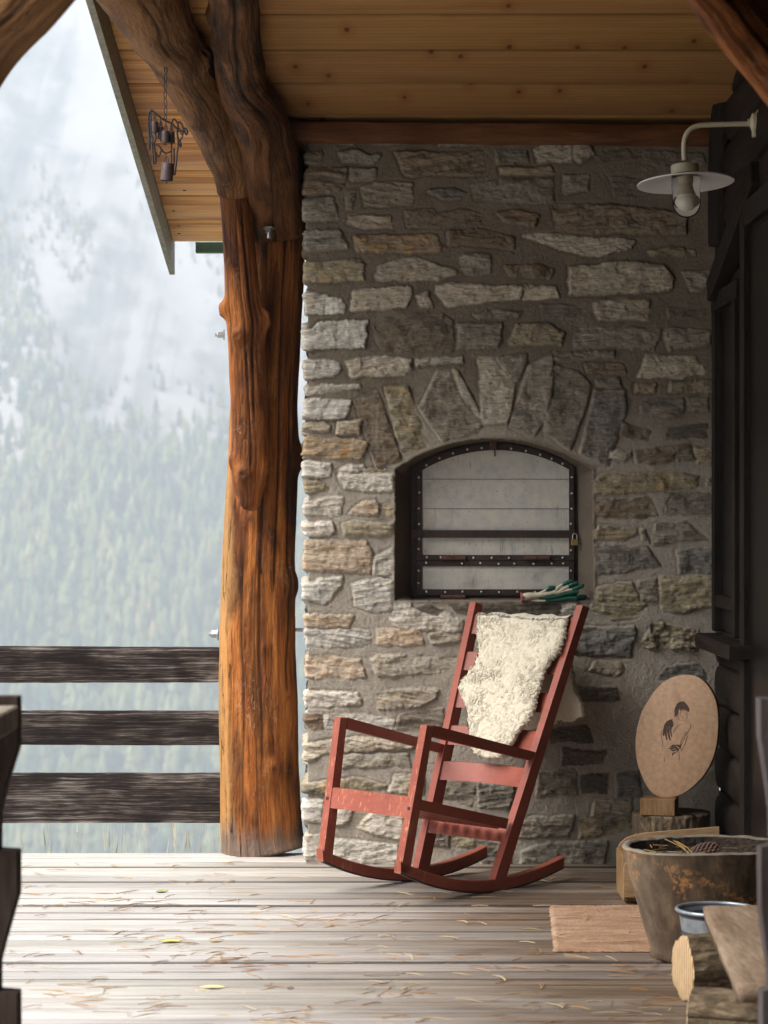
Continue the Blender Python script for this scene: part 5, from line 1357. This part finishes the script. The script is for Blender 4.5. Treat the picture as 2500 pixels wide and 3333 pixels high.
# ------------------------------------------------------------------ crate, tub, bowl, logs, bench, mat
def build_right_things():
    # crate behind the tub
    root = empty('wooden_crate', (1.05, 8.9, 0)); tag(root, 'low pale wooden crate with rounded side boards behind the big tub', 'crate'); kids = []
    def side(Y, z1, zl, z0, th, name):
        q = MB(); x0, x1 = .865, 1.245; prof = [(x0+.004, zl-.055), (x0+.014, zl-.036), (x0+.034, zl-.018), (x0+.065, zl-.006), (x0+.11, zl+.002), (x1, z1), (x1, z0), (x0, z0), (x0, zl-.07)]
        q.prism([(x, Y, z) for x, z in prof], (0, th, 0)); return q.build(name, M['crate'], root)
    kids.append(side(8.98, .250, .226, .03, .016, 'side_board')); kids.append(side(8.72, .250, .205, .03, .014, 'side_board'))
    for xx in (.873, 1.236):
        q = MB(); q.box((xx, 8.857, .095), (.018, .244, .16), None, .002); kids.append(q.build('end_board', M['block'], root))
    q = MB(); q.box((1.055, 8.86, .022), (.36, .24, .018)); kids.append(q.build('bottom_board', M['block'], root)); rel(root, kids)
    # hollowed tub
    root = empty('wooden_tub', (1.045, 7.70, 0)); tag(root, 'large dark hollowed wooden tub with flaring sides on the right of the deck', 'tub')
    nr = 120; th = np.linspace(0, 2*np.pi, nr, endpoint=False)
    prof = [(.0, .0, 0), (.186, .0, 0), (.197, .010, 0), (.194, .03, 0)] + [(.192+(.288-.192)*((z-.03)/.325)**.92, z, 0) for z in np.linspace(.05, .348, 26)] + [(.290, .356, 0)]
    V = []
    for (r, z, _) in prof:
        rr = r*(1+.035*fbm(np.cos(th)*1.6, np.sin(th)*1.6, z*4., 4)+.010*fbm(np.cos(th)*6, np.sin(th)*6, z*22., 3)); zz = z+(.010*fbm(np.cos(th)*1.5, np.sin(th)*1.5, 5., 3) if z > .3 else 0)
        V.append(np.stack([rr*np.cos(th), rr*np.sin(th)*.80, zz*np.ones(nr)], -1))
    rimz = .010*fbm(np.cos(th)*1.5, np.sin(th)*1.5, 5., 3); last = V[-1]
    body = mesh_np('tub_body', np.concatenate(V), grid_faces(nr, len(prof), True), M['tub'], root)
    V = [last]
    for (k, dz) in ((.975, .006), (.94, .006), (.915, .0)): V.append(np.stack([last[:, 0]*k, last[:, 1]*k, .356+rimz+dz+.002*vn(th*14, k*9)], -1))
    mesh_np('rim', np.concatenate(V), grid_faces(nr, 4, True), M['rimwood'], root)
    V = [V[-1]]
    for (k, z) in ((.90, .33), (.86, .27), (.80, .22), (.4, .215), (.001, .22)): V.append(np.stack([last[:, 0]*k, last[:, 1]*k, z+.008*fbm(last[:, 0]*k*30, last[:, 1]*k*30, 3., 3)], -1))
    mesh_np('hollow', np.concatenate(V), grid_faces(nr, 6, True), M['soil'], root)
    # pine cone and needles lying in the tub
    cn = empty('pine_cone', (1.015, 7.66, .338)); tag(cn, 'brown pine cone lying in the wooden tub', 'pine cone'); q = MB()
    ax = Vector((1, .1, .18)).normalized(); mt = ax.to_track_quat('Z', 'Y').to_matrix(); q.lathe([(.0001, -.045), (.016, -.036), (.024, -.012), (.022, .012), (.012, .034), (.0001, .045)], (0, 0, 0), 14, mt)
    for i in range(11):
        for k in range(9):
            h = -.038+i*.0075; rr = .024*math.sqrt(max(.05, 1-(h/.05)**2)); a = 2*math.pi*(k+.5*(i % 2))/9; p = mt @ Vector((rr*math.cos(a), rr*math.sin(a), h)); o2 = mt @ Vector(((rr+.010)*math.cos(a), (rr+.010)*math.sin(a), h+.008)); q.tube([p, o2], [.006, .003], 5)
    q.build('cone_scales', M['cone'], cn, True)
    q = MB(); q.cur = (.55, .35, .12)
    for i in range(3):
        a = Vector((.975+random.uniform(-.01, .01), 7.62, .335)); b2 = Vector((.915+random.uniform(-.03, .03), 7.70+random.uniform(-.03, .03), .385+random.uniform(-.02, .02))); q.tube([a, (a+b2)/2+Vector((.004, 0, .004)), b2], .0011, 4)
    for i in range(24):
        a = Vector((1.045+random.uniform(-.2, .2), 7.70+random.uniform(-.15, .15), .228+.11)); an = random.uniform(0, 6.28); q.tube([a, a+Vector((.05*math.cos(an), .05*math.sin(an), .002))], .0011, 4)
    tag(q.build('tub_needles', M['needles'], None, False, True, False), 'dry pine needles lying in the wooden tub', 'needles', None, 'stuff')
    # a bed of litter fills the tub so the cone rests near the rim
    V = []
    for k in (.001, .3, .6, .8, .905): V.append(np.stack([last[:, 0]*k, last[:, 1]*k, .316+.008*fbm(last[:, 0]*k*40, last[:, 1]*k*40, 6., 3)], -1))
    mesh_np('litter', np.concatenate(V), grid_faces(nr, 5, True), M['soil'], root)
    # zinc bowl
    root = empty('metal_bowl', (1.005, 7.30, 0)); tag(root, 'grey galvanised bowl standing between the tub and the firewood', 'bowl')
    q = MB(); q.lathe([(.0001, 0), (.080, 0), (.083, .01), (.104, .14), (.114, .214)], (0, 0, 0), 56); q.build('bowl_side', M['zinc'], root, True)
    q = MB(); q.tube([Vector((.120*math.cos(a), .120*math.sin(a), .220)) for a in np.linspace(0, 2*math.pi, 57)], .0062, 10, False); q.build('rolled_rim', M['zinc'], root, True)
    q = MB(); q.lathe([(.116, .220), (.110, .19), (.10, .10), (.0001, .09)], (0, 0, 0), 56); q.build('bowl_inside', M['zincdark'], root, True)
    # firewood
    def firewood(name, a, b2, r, label, seed, squash=1.):
        a, b2 = Vector(a), Vector(b2); root = empty('firewood', (a+b2)/2*1); root.location.z = 0; tag(root, label, 'firewood')
        d = (b2-a); o = log_mesh('bark', [a, a+d*.33, a+d*.66, b2], [r*.98, r, r*1.02, r], M['bark'], root, 96, .006, .016, .006, seed=seed, endcap=False)
        me = o.data; n = 96; ring = [me.vertices[i].co.copy() for i in range(n)]; c = sum(ring, Vector())/n; ax = d.normalized()
        q = MB(); vs = [p for p in ring]+[c+(p-c)*.93-ax*.003 for p in ring]+[c+(p-c)*.5-ax*.004 for p in ring]+[c-ax*.004]
        q.add(vs, [(i, (i+1) % n, n+(i+1) % n, n+i) for i in range(n)]+[(n+i, n+(i+1) % n, 2*n+(i+1) % n, 2*n+i) for i in range(n)]+[(2*n+i, 2*n+(i+1) % n, 3*n) for i in range(n)])
        e = q.build('cut_end', M['endgrain'], root, True); rel(root, [o, e])
    firewood('firewood', (.868, 7.02, .098), (1.26, 7.115, .10), .096, 'short round of bark covered firewood with a pale cut end beside the bowl', 51)
    firewood('firewood', (.835, 6.53, .066), (1.16, 6.40, .070), .068, 'smaller piece of firewood lying under the near end of the bench plank', 53)
    # bench plank
    root = empty('plank_bench', (1.05, 6.2, 0)); tag(root, 'low bench of one thick weathered plank at the right edge', 'bench'); kids = []
    zt = .300; c = [(.906, 6.88), (1.24, 6.90), (1.22, 5.70), (.905, 5.70), (.838, 5.76)]
    ny = 40; V = []
    q = MB(); n = 5
    top = [Vector((x, y, zt)) for x, y in c]; ctr = sum(top, Vector())/n
    # gridded top so that it can undulate
    L0, L1 = Vector((.906, 6.88, 0)), Vector((.838, 5.74, 0)); R0, R1 = Vector((1.25, 6.90, 0)), Vector((1.25, 5.70, 0))
    nu, nv = 26, 70; Vt = []; Vbm = []
    for j in range(nv):
        f = j/(nv-1); l = L0.lerp(L1, f); r = R0.lerp(R1, f); l.x += .004*float(vn(f*14, 1.)); 
        for i in range(nu):
            g_ = i/(nu-1); p = l.lerp(r, g_); edge = .005*math.exp(-g_*40); Vt.append((p.x, p.y, zt-edge+.0015*float(vn(p.x*30, p.y*3)))); Vbm.append((p.x+.006*math.exp(-g_*30), p.y, zt-.045))
    Fq = grid_faces(nu, nv); nV = nu*nv; rim = [j*nu for j in range(nv)]; Fr = [(rim[i], rim[i+1], rim[i+1]+nV, rim[i]+nV) for i in range(nv-1)]
    far_ = list(range(nu)); Fr += [(far_[i+1], far_[i], far_[i]+nV, far_[i+1]+nV) for i in range(nu-1)]; ne = [(nv-1)*nu+i for i in range(nu)]; Fr += [(ne[i], ne[i+1], ne[i+1]+nV, ne[i]+nV) for i in range(nu-1)]; rr_ = [j*nu+nu-1 for j in range(nv)]; Fr += [(rr_[i+1], rr_[i], rr_[i]+nV, rr_[i+1]+nV) for i in range(nv-1)]
    kids.append(mesh_np('plank', np.array(Vt+Vbm), np.concatenate([Fq, Fq[:, ::-1]+nV, np.array(Fr)]), M['bench'], root, False))
    for y in (6.62, 5.95):
        q = MB(); q.box((1.10, y, .127), (.20, .07, .254), None, .004); kids.append(q.build('leg', M['block'], root))
    rel(root, kids)
    # door mat
    nx, ny = 110, 190; xs_ = np.linspace(0, 1, nx); ys2 = np.linspace(0, 1, ny); A_, B_ = np.meshgrid(xs_, ys2)
    x = .548+.045*B_+A_*(.44-.03*B_); y = 7.80+B_*.87; e = np.minimum(np.minimum(A_, 1-A_)*30, np.minimum(B_, 1-B_)*50)
    x = x+.004*vn(B_*60, A_*2)*(A_ < .02); z = .0115*np.clip(e, 0, 1)**.4+.0022*vn(x*260, y*260)+.002*fbm(x*8, y*8, 1., 2)+.001
    mt_ = mesh_np('doormat', np.stack([x, y, z], -1).reshape(-1, 3), grid_faces(nx, ny), M['mat']); tag(mt_, 'worn orange brown coir doormat on the deck in front of the crate', 'doormat')
build_right_things()

# ------------------------------------------------------------------ litter on the deck
def build_litter():
    q = MB(); rn = random.Random(11)
    for i in range(520):
        Y = rn.uniform(6.0, 9.9); u = rn.uniform(-60, 2250); x = (u-1250)/F*Y
        if rn.random() < .35:
            cl = rn.choice([(500, 8.0), (700, 7.7), (1500, 7.6), (1250, 7.2), (300, 7.0), (2050, 7.0), (900, 6.8), (1750, 6.9), (350, 8.8), (1000, 8.4), (1900, 7.9), (2150, 7.4)]); Y = cl[1]+rn.gauss(0, .10); x = (cl[0]-1250)/F*Y+rn.gauss(0, .10)
        if Y > 9.55 and x > -.5: continue
        an = rn.gauss(0, .6) if rn.random() < .7 else rn.uniform(0, 3.14); ln = rn.uniform(.04, .115); bw = rn.uniform(-.024, .024)
        q.cur = rn.choice([(.36, .17, .06), (.44, .25, .10), (.50, .36, .20), (.22, .10, .05), (.56, .45, .29), (.30, .18, .10)])
        d = Vector((math.cos(an), math.sin(an), 0)); nn = Vector((-d.y, d.x, 0)); zz = .004 if not (.55 < x < 1.0 and 7.8 < Y < 8.67) else .017
        for tw in (0, 1):
            c = Vector((x, Y, zz)); b2 = bw+tw*.010
            q.tube([c, c+d*ln*.5+nn*b2*.6+Vector((0, 0, .002)), c+d*ln+nn*b2*1.6], [.0011, .0010, .0006], 4, False)
            if rn.random() < .5: break
    tag(q.build('pine_needles', M['needles'], None, False, True, False), 'dry brown pine needles scattered over the deck', 'needles', None, 'stuff')
    def leaf(u, v, c, ln, an, label, cat='leaf'):
        Y = F*HC/(v-1666.5); p = Vector(((u-1250)/F*Y, Y, .004)); b = MB(); n = 9; vs = []; b.cur = c
        for i in range(n):
            f = i/(n-1); w = ln*.24*math.sin(math.pi*min(1, f*1.02))**.8
            for s_ in (-1, 0, 1): vs.append((ln*(f-.5), s_*w, .0025*math.sin(f*2.8)+.002*abs(s_)))
        b.add(vs, [(3*i+k, 3*i+k+1, 3*i+k+4, 3*i+k+3) for i in range(n-1) for k in range(2)]); o = b.build('fallen_leaf', M['leaf'], None, True, True); o.location = p; o.rotation_euler = (0, 0, an); tag(o, label, cat)
    leaf(528, 2905, (.22, .30, .06), .055, .6, 'small green leaf on the pale left part of the deck, farthest from the viewer')
    leaf(555, 3069, (.45, .48, .10), .075, .05, 'yellow green leaf lying flat on the left part of the deck')
    leaf(705, 3066, (.48, .30, .06), .050, .5, 'curled ochre leaf right of the yellow green one')
    leaf(690, 3219, (.55, .50, .24), .085, -.1, 'long pale yellow leaf near the bottom of the deck')
    for (u, v, l) in ((215, 3057, 'tiny reddish bark flake on the left of the deck'), (945, 3222, 'tiny dark bark flake near the bottom middle of the deck'), (32, 3146, 'tiny reddish bark flake at the left border')): leaf(u, v, (.22, .07, .03), .022, .4, l, 'bark flake')
build_litter()

# ------------------------------------------------------------------ air between here and the mountain
def build_haze():
    q = MB(); x0, x1, y0, y1, z0, z1 = -3600, 3600, -4100, 5100, -300, 580
    q.box(((x0+x1)/2, (y0+y1)/2, (z0+z1)/2), (x1-x0, y1-y0, z1-z0))
    m = bpy.data.materials.new('pale_air'); m.use_nodes = True; t = m.node_tree; t.nodes.clear()
    o = t.nodes.new('ShaderNodeOutputMaterial'); v = t.nodes.new('ShaderNodeVolumePrincipled'); v.inputs['Color'].default_value = (.625, .685, .76, 1); v.inputs['Density'].default_value = .00085; v.inputs['Anisotropy'].default_value = .2
    t.links.new(v.outputs[0], o.inputs['Volume'])
    b = q.build('haze', m); tag(b, 'pale mountain air between the porch and the far slope', 'haze', None, 'stuff')
build_haze()
